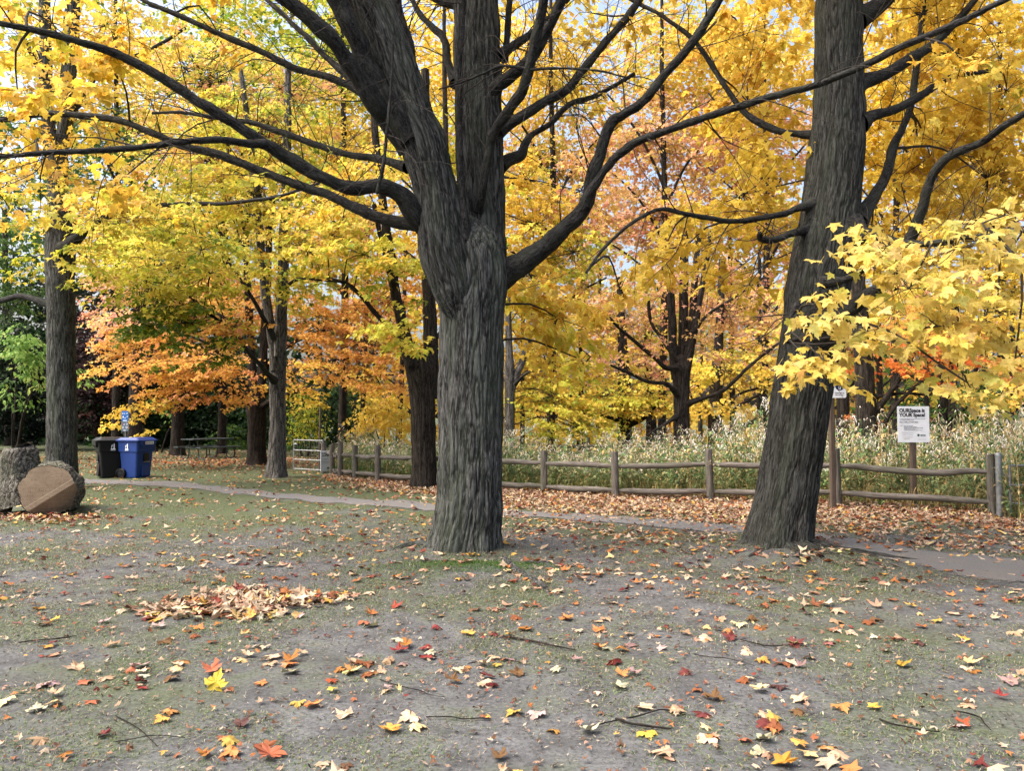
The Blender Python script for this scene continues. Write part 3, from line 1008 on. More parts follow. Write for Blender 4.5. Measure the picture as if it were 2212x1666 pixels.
t2_trunks = [
    D([(1668, 1240, 84), (1672, 1208, 78), (1682, 1150, 71), (1692, 1100, 67), (1710, 1000, 64.5), (1725, 900, 64), (1740, 800, 64), (1755, 700, 65), (1766, 620, 69), (1780, 540, 70), (1790, 480, 67), (1800, 400, 63), (1806, 330, 63), (1812, 230, 58), (1811, 140, 55), (1811, 60, 54), (1812, -20, 52), (1814, -110, 48)], 9.1, 9.5),
]
t2_limbs = [
    D([(1760, 440, 14), (1725, 450, 9), (1690, 462, 7.5), (1600, 478, 7), (1545, 474, 6.5), (1480, 462, 6), (1425, 452, 5), (1370, 478, 4.5), (1310, 530, 4), (1265, 590, 3)], 9.2, 8.2),
    D([(1750, 495, 13), (1715, 503, 9), (1680, 515, 8.5), (1645, 517, 8), (1640, 503, 5)], 9.2, 8.7),
    D([(1770, 290, 14), (1735, 290, 9), (1690, 284, 8), (1640, 264, 8.5), (1602, 236, 7), (1565, 185, 6.5), (1548, 158, 6.5), (1500, 88, 6), (1440, 40, 5.5), (1390, 12, 5), (1330, -20, 4)], 9.4, 10.6),
    D([(1845, 190, 24), (1880, 168, 16), (1925, 152, 14), (1968, 125, 15), (2010, 100, 12), (2050, 60, 11), (2095, 10, 9), (2140, -50, 8)], 9.4, 9.8),
    D([(1850, 270, 22), (1885, 250, 14), (1945, 231, 11), (1985, 210, 11), (2020, 185, 10), (2060, 165, 7), (2150, 150, 5)], 9.3, 10.2),
    D([(1850, 480, 22), (1880, 440, 15), (1905, 398, 13), (1928, 322, 12), (1950, 280, 10), (1967, 230, 9), (1980, 150, 9), (1990, 60, 8.5), (1996, -40, 8)], 9.4, 10.6),
    D([(1840, 490, 26), (1870, 508, 17), (1905, 520, 16), (1960, 522, 14.5), (1985, 470, 14), (2008, 395, 12.5), (2050, 338, 12), (2120, 306, 10.5), (2170, 272, 10), (2230, 235, 9)], 9.1, 7.6),
    D([(1955, 526, 10), (2010, 527, 8), (2060, 520, 7), (2110, 500, 8), (2160, 497, 7), (2240, 500, 6)], 8.6, 7.2),
    D([(1770, 715, 36), (1815, 690, 24), (1850, 660, 19), (1900, 622, 16), (1930, 595, 13), (1950, 565, 7)], 8.9, 7.9),
    D([(1780, 610, 13), (1820, 606, 9), (1855, 590, 8.5), (1895, 552, 8), (1935, 535, 7), (2000, 527, 6.5), (2080, 515, 6), (2150, 505, 5)], 8.6, 7.0),
    D([(1850, 40, 26), (1890, 18, 20), (1930, -20, 17), (1980, -80, 14)], 9.5, 9.5),
    D([(1720, 660, 10), (1705, 690, 5), (1700, 740, 3)], 8.8, 8.4),
]
for k, (dx, dy, s) in enumerate([(-1.0, -0.15, 0.06), (-0.55, -0.75, 0.07), (0.05, -0.95, 0.07), (0.6, -0.8, 0.075), (1.15, -0.45, 0.065), (0.9, 0.1, 0.06), (-0.85, -0.45, 0.05), (0.35, -1.1, 0.05)]):
    b = np.array([T2[0], T2[1], 0.02])
    q = np.array([dx, dy, 0.0])
    t2_limbs.append(np.array([[*(b + q * 0.28 + [0, 0, 0.10]), s * 1.4], [*(b + q * 0.55 + [0.04, 0.03, 0.035]), s], [*(b + q * 0.85 + [-0.03, 0, 0.02]), s * 0.7], [*(b + q * 1.25 + [0.05, -0.02, -0.03]), s * 0.35]]))
nk = {'droop': 1.25, 'lay': 0.22, 'per': 18, 'len': 0.8}
t2_clusters = [
    # pale sprays hanging in front of the trunk
    (1800, 530, 7.6, 75, 38, 0.35, 1.1, 'pale', 0.13, nk), (1775, 650, 7.4, 60, 60, 0.3, 0.55, 'pale', 0.13, nk), (1735, 765, 7.4, 45, 28, 0.25, 0.9, 'pale', 0.13, nk), (1900, 545, 7.3, 90, 45, 0.4, 0.9, 'pale', 0.13, nk),
    (1960, 640, 7.1, 120, 60, 0.45, 1.1, 'pale', 0.13, nk), (2090, 560, 6.9, 130, 70, 0.5, 1.2, 'pale', 0.13, nk), (2150, 680, 6.8, 95, 75, 0.45, 1.2, 'pale', 0.13, nk), (2040, 720, 7.0, 80, 40, 0.4, 1.0, 'pale', 0.13, nk),
    (2190, 790, 6.8, 45, 35, 0.35, 0.9, 'pale', 0.13, nk), (1900, 735, 7.2, 55, 22, 0.3, 0.7, 'pale', 0.13, nk), (1765, 775, 7.3, 30, 14, 0.2, 0.7, 'pale', 0.13, nk), (2200, 480, 7.0, 80, 40, 0.4, 0.9, 'pale', 0.13, nk), (2080, 810, 7.0, 40, 20, 0.25, 0.6, 'pale', 0.13, nk),
    # golden mass behind
    (2060, 120, 11.5, 190, 130, 1.2, 1.5, 'ochre', 0.125), (1990, 330, 11.8, 170, 130, 1.2, 1.6, 'ochre', 0.125), (2160, 380, 11.0, 120, 120, 1.1, 1.4, 'ochre', 0.125), (2160, 220, 10.6, 100, 110, 1.0, 1.2, 'gold', 0.125),
    (1930, 520, 11.5, 110, 60, 1.0, 1.2, 'ochre', 0.12), (1980, 30, 10.5, 200, 70, 1.0, 1.0, 'gold', 0.125),
    (1600, 420, 10.4, 150, 110, 1.1, 1.3, 'ochre', 0.125), (1500, 530, 9.6, 130, 70, 0.8, 1.0, 'ochre', 0.13, {'droop': 1.2}), (1640, 560, 10.2, 90, 60, 0.8, 1.2, 'ochre', 0.125), (1400, 560, 9.4, 90, 55, 0.6, 0.7, 'gold', 0.13, {'droop': 1.3}),
    (1620, 220, 11.0, 150, 110, 1.1, 1.1, 'gold', 0.125), (1640, 60, 11.0, 150, 90, 1.1, 0.9, 'gold', 0.125), (1330, 620, 9.6, 60, 60, 0.5, 0.5, 'gold', 0.13, {'droop': 1.3}),
    (2000, -180, 9.5, 380, 120, 1.8, 1.3, 'gold', 0.13, {'twig': False}), (2450, 200, 10, 200, 260, 1.5, 1.1, 'gold', 0.13, {'twig': False}), (2400, 600, 8.0, 150, 140, 0.8, 0.9, 'pale', 0.13, {'twig': False}),
]
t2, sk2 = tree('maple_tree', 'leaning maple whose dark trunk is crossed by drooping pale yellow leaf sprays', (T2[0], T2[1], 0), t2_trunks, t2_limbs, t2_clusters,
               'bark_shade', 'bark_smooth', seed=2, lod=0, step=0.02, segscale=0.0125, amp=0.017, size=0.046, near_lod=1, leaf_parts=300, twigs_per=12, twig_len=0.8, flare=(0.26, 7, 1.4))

# ------------------------------------------------------------------ middle distance
def base(px, py, d):
    p = P(px, py, d); return (p[0], p[1], 0.0)


t3, sk3 = tree('maple_tree', 'straight grey maple standing right behind the cut log', base(134, 1058, 17.2),
    [D([(134, 1068, 42), (134, 1050, 38), (134, 1000, 34), (133, 900, 33), (133, 800, 31), (132, 700, 31), (130, 600, 32), (130, 530, 33), (128, 470, 27), (125, 400, 23), (123, 330, 24), (121, 295, 20)], 17.2),
     D([(120, 330, 18), (106, 280, 16), (100, 200, 15), (98, 100, 14), (96, 0, 13), (94, -120, 12)], 17.2, 17.0),
     D([(126, 330, 18), (140, 280, 17), (146, 200, 17), (152, 100, 18), (158, 0, 17), (164, -120, 15)], 17.2, 17.4)],
    [D([(140, 540, 18), (168, 512, 13), (200, 488, 10), (240, 465, 8), (300, 449, 6.5), (400, 440, 6), (480, 440, 5), (600, 424, 4), (690, 395, 3)], 17.0, 14.5),
     D([(120, 660, 12), (85, 650, 9), (40, 640, 8), (0, 650, 8), (-60, 655, 7)], 17.4, 19.0),
     D([(105, 200, 8), (70, 120, 7), (30, 40, 6), (-10, -30, 5)], 17.2, 16.0),
     D([(150, 260, 8), (190, 190, 7), (230, 140, 6), (320, 110, 5), (400, 60, 4)], 17.3, 18.5)],
    [(60, 80, 15.0, 110, 110, 1.6, 0.8, 'gold', 0.125), (70, 280, 15.5, 100, 100, 1.5, 0.8, 'gold', 0.125), (250, 60, 16.5, 120, 90, 1.5, 0.9, 'gold', 0.125), (260, 230, 17, 120, 90, 1.5, 0.8, 'gold', 0.125),
     (230, 400, 15.5, 150, 70, 1.4, 1.3, 'gold', 0.125, {'pal2': 'lemon'}), (60, 470, 15.5, 85, 55, 1.2, 0.9, 'lemon', 0.125), (330, 470, 15.0, 170, 60, 1.4, 1.4, 'lemon', 0.125, {'pal2': 'gold'}), (200, 560, 15.6, 60, 55, 0.8, 1.3, 'lemon', 0.125, {'pal2': 'ygreen'}),
     (70, 560, 17.5, 60, 50, 0.9, 0.6, 'ygreen', 0.125), (30, 340, 18.5, 60, 70, 1.0, 0.6, 'gold', 0.125), (420, 540, 15.5, 130, 50, 1.2, 1.1, 'lemon', 0.125, {'pal2': 'ygreen'})],
    'bark', 'bark_smooth', seed=3, lod=2, step=0.05, segscale=0.022, amp=0.012, size=0.055, leaf_parts=300, twigs_per=6, twig_len=0.9)

t4, sk4 = tree('maple_tree', 'slim pale grey maple beside the path with green and yellow leaves', base(598, 1033, 20.4),
    [D([(598, 1041, 25), (598, 1025, 22), (599, 990, 19.5), (600, 900, 18), (600, 800, 17.5), (604, 740, 15), (608, 680, 13), (610, 620, 12.5), (612, 560, 12), (616, 460, 11), (620, 300, 9), (622, 150, 7)], 20.4),
     D([(598, 800, 14), (592, 755, 12), (582, 690, 10), (573, 630, 10), (566, 560, 9), (555, 450, 8), (540, 300, 7), (520, 150, 5)], 20.3, 20.0),
     D([(600, 770, 8), (600, 720, 7), (601, 660, 6), (604, 590, 5)], 20.1)],
    [D([(592, 822, 8), (580, 808, 6.5), (560, 785, 6), (538, 762, 5.5), (500, 715, 5), (440, 670, 4)], 20.2, 18.0),
     D([(592, 730, 7), (578, 705, 5.5), (567, 685, 5), (545, 645, 4.5), (527, 615, 4), (490, 560, 3)], 20.1, 19.0),
     D([(600, 640, 6), (640, 605, 4), (700, 603, 4), (740, 610, 4), (780, 640, 3)], 20.3, 18.0)],
    [(470, 600, 17.5, 150, 70, 1.6, 1.5, 'lemon', 0.13, {'pal2': 'ygreen'}), (330, 620, 17.5, 110, 70, 1.4, 1.4, 'lemon', 0.13, {'pal2': 'ygreen'}), (400, 700, 17.8, 120, 50, 1.2, 1.6, 'green', 0.13, {'pal2': 'ygreen'}), (300, 690, 17.6, 80, 50, 1.0, 1.2, 'green', 0.13),
     (500, 700, 17.0, 65, 50, 0.9, 1.5, 'orange', 0.13, {'pal2': 'lemon'}), (430, 765, 17.6, 80, 20, 0.8, 1.0, 'green', 0.13), (640, 530, 18.5, 120, 90, 1.6, 1.4, 'lemon', 0.13, {'pal2': 'gold'}), (560, 420, 19, 160, 90, 1.8, 1.5, 'lemon', 0.13, {'pal2': 'gold'}),
     (650, 620, 19, 60, 50, 1.0, 1.1, 'lemon', 0.13, {'pal2': 'ygreen'}), (420, 420, 18.5, 120, 70, 1.5, 1.0, 'lemon', 0.13, {'pal2': 'ygreen'}), (560, 280, 20, 180, 90, 1.8, 1.2, 'lemon', 0.13, {'pal2': 'ygreen'}), (720, 380, 19.5, 100, 90, 1.4, 1.1, 'lemon', 0.13, {'pal2': 'gold'})],
    'bark_grey', 'bark_smooth', seed=4, lod=2, step=0.06, segscale=0.024, amp=0.013, size=0.06, leaf_parts=300, twigs_per=4, twig_len=0.9)

t7, sk7 = tree('maple_tree', 'blackish twin-stemmed maple growing against the rail fence', base(916, 1057, 17.3),
    [D([(916, 1066, 33), (916, 1050, 29), (916, 1000, 26.5), (914, 900, 27), (912, 850, 29), (910, 800, 32), (905, 770, 26)], 17.3),
     D([(905, 850, 18), (893, 800, 17), (880, 750, 15), (866, 690, 12), (852, 620, 11), (845, 560, 11), (835, 500, 10), (825, 420, 9), (812, 300, 8), (800, 150, 7)], 17.2, 16.8),
     D([(925, 860, 20), (930, 800, 18), (930, 740, 16), (927, 650, 14), (923, 560, 13), (922, 480, 12), (920, 350, 11), (918, 150, 9)], 17.4, 17.8)],
    [D([(888, 790, 9), (870, 745, 7), (838, 705, 6.5), (806, 672, 6), (774, 632, 5), (745, 610, 4), (700, 606, 3), (640, 600, 2)], 17.0, 15.8),
     D([(850, 610, 8), (835, 560, 7), (820, 500, 6.5), (808, 440, 6)], 16.8, 16.4),
     D([(925, 760, 7), (950, 720, 5), (975, 690, 4)], 17.4, 18.2)],
    [(790, 560, 15.6, 120, 80, 1.3, 1.2, 'lemon', 0.13, {'pal2': 'gold'}), (720, 500, 15.6, 110, 70, 1.2, 1.2, 'lemon', 0.13, {'pal2': 'gold'}), (840, 690, 15.5, 70, 55, 0.8, 1.2, 'lemon', 0.13, {'droop': 1.3}), (890, 750, 15.6, 40, 25, 0.4, 1.2, 'lemon', 0.13, {'droop': 1.3}),
     (900, 600, 16.2, 50, 70, 0.8, 1.0, 'lemon', 0.13, {'pal2': 'ygreen'}), (780, 400, 16.4, 120, 80, 1.3, 1.0, 'gold', 0.13, {'pal2': 'lemon'}), (690, 440, 16.0, 90, 60, 1.0, 0.8, 'gold', 0.13), (1150, 480, 18, 110, 90, 1.4, 1.4, 'gold', 0.13, {'pal2': 'lemon'}), (1130, 380, 18.5, 90, 80, 1.4, 1.1, 'gold', 0.13),
     (1260, 420, 18.5, 110, 90, 1.4, 1.2, 'salmon', 0.13, {'pal2': 'gold'}), (1250, 540, 18, 100, 60, 1.2, 1.2, 'lemon', 0.13, {'pal2': 'ygreen'})],
    'bark_dark', 'bark_dark', seed=5, lod=2, step=0.05, segscale=0.022, amp=0.02, size=0.09, leaf_parts=300, twigs_per=4, twig_len=0.8)

t5, sk5 = tree('maple_tree', 'broad brown-trunked maple with layered orange leaves near the picnic table', base(555, 1003, 25.6),
    [D([(556, 1012, 30), (556, 998, 22), (555, 960, 19.5), (555, 910, 20), (553, 870, 22), (552, 840, 18)], 25.6),
     D([(548, 870, 12), (545, 800, 10), (540, 720, 9), (535, 620, 8), (530, 480, 6)], 25.6), D([(560, 870, 12), (566, 800, 10), (572, 700, 9), (578, 600, 8), (584, 450, 6)], 25.6)],
    [D([(545, 880, 8), (520, 850, 6), (490, 820, 5), (440, 800, 4), (370, 790, 3), (300, 790, 2)], 25.5, 23.0), D([(540, 850, 7), (510, 800, 5), (470, 760, 4.5), (420, 730, 3.5), (330, 700, 2.5)], 25.5, 24),
     D([(565, 880, 8), (600, 860, 6), (640, 845, 5), (700, 830, 4), (780, 815, 3), (850, 810, 2)], 25.5, 23.5), D([(568, 850, 7), (620, 810, 5.5), (680, 790, 4.5), (760, 770, 3.5), (840, 760, 2)], 25.6, 24),
     D([(570, 800, 6), (620, 750, 5), (680, 720, 4), (760, 700, 3)], 25.8, 25.5), D([(545, 780, 6), (500, 700, 5), (440, 660, 3.5)], 25.8, 26)],
    [(330, 800, 23.2, 140, 40, 1.6, 1.7, 'orange', 0.12), (450, 780, 23.0, 110, 45, 1.4, 1.7, 'orange', 0.12), (300, 740, 24, 110, 45, 1.6, 1.5, 'orange', 0.12, {'pal2': 'salmon'}), (390, 850, 23.2, 90, 28, 1.2, 1.5, 'orange', 0.12, {'pal2': 'ochre'}),
     (270, 700, 25, 70, 45, 1.4, 1.2, 'salmon', 0.12), (520, 850, 23.0, 50, 28, 0.7, 1.3, 'orange', 0.12), (310, 880, 23.0, 60, 25, 0.8, 1.1, 'ochre', 0.12), (280, 920, 23.4, 45, 18, 0.5, 0.9, 'ochre', 0.12),
     (700, 690, 25.5, 110, 70, 1.8, 1.7, 'orange', 0.12), (780, 740, 24.5, 120, 60, 1.6, 1.7, 'orange', 0.12), (700, 800, 24, 110, 40, 1.4, 1.5, 'orange', 0.12, {'pal2': 'ochre'}), (820, 820, 23.6, 80, 40, 1.2, 1.4, 'orange', 0.12, {'pal2': 'gold'}), (840, 650, 25.5, 90, 80, 1.8, 1.4, 'orange', 0.12),
     (640, 850, 23.8, 60, 22, 0.8, 1.0, 'ochre', 0.12), (830, 890, 24, 60, 35, 1.2, 1.2, 'gold', 0.12), (540, 640, 26, 130, 60, 2.0, 1.3, 'orange', 0.12, {'pal2': 'salmon'}), (460, 340, 25, 200, 110, 2.2, 1.2, 'mixed', 0.125), (620, 220, 25, 180, 110, 2.2, 1.1, 'mixed', 0.125), (440, 160, 24, 170, 110, 2.2, 1.1, 'mixed', 0.125)],
    'bark_brown', 'bark_dark', seed=6, lod=2, step=0.08, segscale=0.04, amp=0.015, size=0.08, leaf_parts=120, twigs_per=6, twig_len=1.0, leaf_material='leaf_far')

far_kw = dict(lod=3, step=0.12, segscale=0.06, amp=0.012, size=0.09, twigs_per=5, twig_len=1.0, leaf_material='leaf_far')
tree('maple_tree', 'dark maple trunk standing just left of the picnic table', base(384, 985, 31.5),
     [D([(384, 992, 24), (384, 980, 17), (384, 930, 14), (385, 880, 13), (388, 800, 12), (392, 700, 10), (396, 560, 8)], 31.5)],
     [D([(386, 870, 6), (420, 840, 4), (470, 830, 3)], 31.5, 30), D([(384, 850, 6), (340, 820, 4), (280, 810, 3)], 31.5, 30)],
     [(380, 760, 31, 150, 60, 2, 1.2, 'orange', 0.12), (430, 640, 32, 150, 70, 2, 1.2, 'mixed', 0.12), (360, 520, 32, 160, 80, 2, 1.1, 'lemon', 0.12)], 'bark_brown', 'bark_dark', seed=11, **far_kw)
tree('maple_tree', 'stout grey-brown trunk rising behind the blue and black bins', base(291, 990, 29.5),
     [D([(291, 996, 22), (291, 980, 18), (291, 930, 16), (292, 880, 15), (294, 800, 13), (298, 680, 11)], 29.5)],
     [D([(292, 850, 6), (330, 810, 4), (380, 790, 3)], 29.5, 28)],
     [(230, 640, 29, 90, 60, 1.8, 0.8, 'salmon', 0.12), (330, 560, 30, 150, 70, 2, 1.1, 'lemon', 0.12)], 'bark_brown', 'bark_dark', seed=12, **far_kw)

# trees beyond the meadow
tree('maple_tree', 'pale grey forked trunk rising from the meadow beside the great maple', base(1101, 1011, 24),
     [D([(1101, 1014, 14), (1101, 930, 11.5), (1101, 850, 11), (1101, 800, 11.5), (1100, 760, 8), (1098, 690, 7), (1095, 560, 6)], 24), D([(1103, 850, 9), (1112, 820, 8), (1124, 790, 7.5), (1133, 765, 7), (1150, 700, 6), (1165, 620, 5)], 24)],
     [D([(1108, 835, 5), (1130, 812, 3.5), (1150, 800, 3)], 24, 23.5)],
     [(1200, 860, 25, 110, 50, 2, 1.5, 'lemon', 0.12, {'pal2': 'gold'}), (1180, 790, 26, 110, 55, 2, 1.4, 'gold', 0.12), (1240, 920, 25, 100, 35, 1.6, 1.3, 'lemon', 0.12), (1150, 680, 26, 120, 80, 2, 1.2, 'gold', 0.12)], 'bark_grey', 'bark_smooth', seed=13, **far_kw)
t9, sk9 = tree('maple_tree', 'dark maple splitting into four upright stems beyond the fence with few pink leaves', base(1472, 1033, 20.3),
     [D([(1472, 1036, 22), (1472, 960, 18), (1472, 900, 17.5), (1472, 840, 17), (1471, 800, 19), (1470, 770, 14)], 20.3),
      D([(1462, 820, 12), (1455, 770, 10), (1452, 700, 9), (1448, 620, 8), (1443, 560, 7.5), (1436, 480, 7)], 20.3), D([(1472, 810, 12), (1475, 750, 11), (1477, 650, 10), (1478, 560, 9.5), (1480, 450, 8)], 20.4),
      D([(1480, 810, 11), (1490, 740, 9), (1497, 660, 8), (1503, 580, 7), (1510, 500, 6)], 20.3), D([(1484, 800, 9), (1500, 720, 7), (1513, 640, 6.5), (1525, 570, 6), (1535, 500, 5)], 20.2)],
     [D([(1465, 855, 7), (1440, 830, 5), (1400, 825, 4.5), (1355, 805, 4), (1320, 790, 3)], 20.2, 19), D([(1462, 795, 8), (1440, 795, 6), (1415, 775, 5), (1380, 745, 5), (1345, 715, 4), (1310, 680, 3)], 20.2, 19.2), D([(1462, 780, 6), (1435, 740, 4.5), (1408, 700, 4), (1400, 650, 4), (1390, 600, 3)], 20.2, 20),
      D([(1485, 872, 8), (1520, 860, 5.5), (1560, 845, 5), (1600, 810, 4.5), (1650, 765, 4), (1700, 730, 3)], 20.2, 19.2), D([(1495, 720, 6), (1530, 680, 4), (1590, 640, 3.5), (1650, 600, 3)], 20.2, 19.5), D([(1462, 900, 6), (1440, 915, 4), (1400, 940, 3)], 20.2, 19.8)],
     [(1500, 730, 20, 70, 60, 1.0, 0.35, 'salmon', 0.11), (1570, 660, 20, 90, 70, 1.2, 0.5, 'salmon', 0.11), (1420, 620, 20, 80, 60, 1.2, 0.4, 'salmon', 0.11), (1620, 720, 19.6, 70, 50, 1.0, 0.45, 'salmon', 0.11, {'pal2': 'gold'}), (1360, 740, 20, 60, 50, 1.0, 0.4, 'salmon', 0.11)],
     'bark_brown', 'bark_brown', seed=14, lod=2, step=0.07, segscale=0.035, amp=0.014, size=0.07, leaf_parts=150, twigs_per=16, twig_len=1.1)
tree('maple_tree', 'reddish brown maple trunk with low spreading boughs behind the far rails', base(1350, 999, 27),
     [D([(1350, 1000, 20), (1350, 950, 16), (1349, 900, 15), (1349, 850, 15), (1347, 780, 12), (1342, 700, 9), (1338, 600, 7)], 27)],
     [D([(1345, 880, 6), (1300, 880, 4), (1250, 860, 3), (1200, 850, 2)], 27, 26), D([(1345, 915, 6), (1310, 900, 4), (1260, 895, 3)], 27, 26), D([(1355, 915, 9), (1385, 905, 7), (1405, 890, 6), (1420, 870, 4)], 27, 26.5), D([(1352, 860, 6), (1390, 840, 4), (1440, 835, 3)], 27, 26)],
     [(1330, 850, 26, 120, 40, 1.6, 1.7, 'lemon', 0.12, {'pal2': 'gold'}), (1410, 860, 26, 90, 40, 1.6, 1.4, 'gold', 0.12), (1300, 900, 26.4, 90, 30, 1.4, 1.2, 'lemon', 0.12), (1370, 780, 27, 110, 50, 1.8, 1.3, 'salmon', 0.12, {'pal2': 'gold'}), (1330, 690, 27.5, 110, 70, 2, 1.1, 'salmon', 0.12, {'pal2': 'mixed'})],
     'bark_brown', 'bark_dark', seed=15, **far_kw)
tree('maple_tree', 'thin dark trunk between the reddish trunk and the four-stemmed maple', base(1408, 990, 30),
     [D([(1408, 992, 14), (1407, 940, 12), (1406, 900, 11), (1400, 820, 8), (1396, 700, 6)], 30)], [D([(1404, 880, 5), (1430, 850, 3), (1470, 830, 2)], 30)], [(1420, 700, 30, 140, 90, 2, 1.0, 'mixed', 0.12)], 'bark_dark', 'bark_dark', seed=16, **far_kw)
tree('maple_tree', 'leafy maple with a low crooked trunk just left of the leaning maple', base(1545, 1006, 25),
     [D([(1548, 1010, 20), (1546, 950, 17), (1544, 900, 15), (1546, 860, 16), (1550, 780, 11), (1556, 680, 9), (1560, 560, 7)], 25)],
     [D([(1552, 935, 9), (1590, 930, 7), (1620, 915, 6), (1660, 890, 5), (1700, 860, 4)], 25, 24), D([(1550, 900, 6), (1600, 875, 4.5), (1660, 840, 3.5)], 25, 24), D([(1550, 880, 5), (1600, 850, 4), (1670, 830, 3)], 25, 24.5), D([(1540, 890, 6), (1500, 860, 4), (1460, 850, 3)], 25, 24.5)],
     [(1570, 800, 24.5, 120, 50, 1.8, 1.4, 'gold', 0.12, {'pal2': 'lemon'}), (1540, 880, 24, 90, 30, 1.4, 0.9, 'gold', 0.12), (1630, 760, 25, 90, 60, 1.8, 1.1, 'mixed', 0.12), (1600, 660, 26, 130, 80, 2, 1.1, 'salmon', 0.12, {'pal2': 'mixed'}), (1510, 600, 27, 140, 70, 2, 0.9, 'salmon', 0.12)],
     'bark_brown', 'bark_dark', seed=17, **far_kw)
tree('maple_tree', 'thick dark trunk behind the pet sign post, low boughs to its side', base(1872, 1050, 18),
     [D([(1872, 1055, 28), (1872, 980, 25), (1871, 900, 23), (1868, 830, 22), (1862, 740, 20), (1855, 640, 17), (1850, 500, 14)], 18)],
     [D([(1880, 900, 10), (1905, 870, 8), (1935, 830, 7), (1965, 780, 5), (1990, 740, 4)], 18, 17.5), D([(1885, 930, 9), (1900, 940, 7), (1918, 900, 6), (1950, 860, 5), (2000, 820, 4)], 18, 17.5), D([(1880, 860, 6), (1950, 850, 4.5), (2010, 855, 3.5)], 18, 17.5)],
     [(2000, 700, 17, 90, 50, 1.2, 1.2, 'orange', 0.125), (1990, 770, 16.5, 80, 45, 1.0, 1.5, 'fire', 0.13), (2060, 740, 16.8, 70, 40, 1.0, 1.2, 'orange', 0.13), (1930, 680, 19, 90, 70, 1.4, 1.1, 'ochre', 0.125), (1850, 900, 21, 40, 40, 0.8, 0.6, 'fire', 0.12)],
     'bark_dark', 'bark_dark', seed=18, lod=2, step=0.09, segscale=0.04, amp=0.014, size=0.08, leaf_parts=120, twigs_per=10, twig_len=1.0)
tree('maple_tree', 'dark trunk seen between the leaning maple and the pet sign', base(1822, 1020, 21.5),
     [D([(1822, 1024, 18), (1821, 950, 15), (1820, 860, 14), (1816, 760, 12), (1812, 600, 10)], 21.5)], [D([(1822, 860, 5), (1850, 820, 4), (1890, 790, 3)], 21.5)],
     [(1840, 760, 22, 70, 60, 1.4, 1.0, 'fire', 0.12), (1760, 640, 22, 100, 90, 1.6, 1.0, 'mixed', 0.12)], 'bark_brown', 'bark_dark', seed=19, **far_kw)
tree('maple_tree', 'brown double trunk behind the printed notice, curved bough on one side', base(2042, 1010, 22.5),
     [D([(2036, 1010, 12), (2035, 940, 10), (2034, 880, 10), (2032, 800, 9), (2028, 680, 8)], 22.5), D([(2054, 1010, 14), (2054, 940, 12), (2056, 870, 11), (2060, 780, 10), (2064, 650, 8)], 22.5)],
     [D([(2052, 900, 9), (2070, 893, 8), (2088, 870, 7), (2100, 820, 6), (2125, 760, 5), (2150, 700, 4)], 22.4, 21.5), D([(2035, 880, 6), (2010, 850, 4.5), (1985, 810, 4), (1960, 780, 3)], 22.4, 21.6), D([(2050, 850, 5), (2000, 800, 4), (1940, 760, 3)], 22.4)],
     [(2150, 850, 20, 90, 40, 1.4, 1.4, 'gold', 0.12, {'pal2': 'orange'}), (2180, 780, 21, 80, 50, 1.4, 1.3, 'orange', 0.12, {'pal2': 'gold'}), (2110, 700, 22, 110, 60, 1.6, 1.1, 'ochre', 0.12), (2000, 640, 23, 120, 70, 1.8, 1.1, 'mixed', 0.12), (1960, 850, 22, 50, 20, 0.8, 0.6, 'gold', 0.12)],
     'bark_brown', 'bark_dark', seed=20, **far_kw)
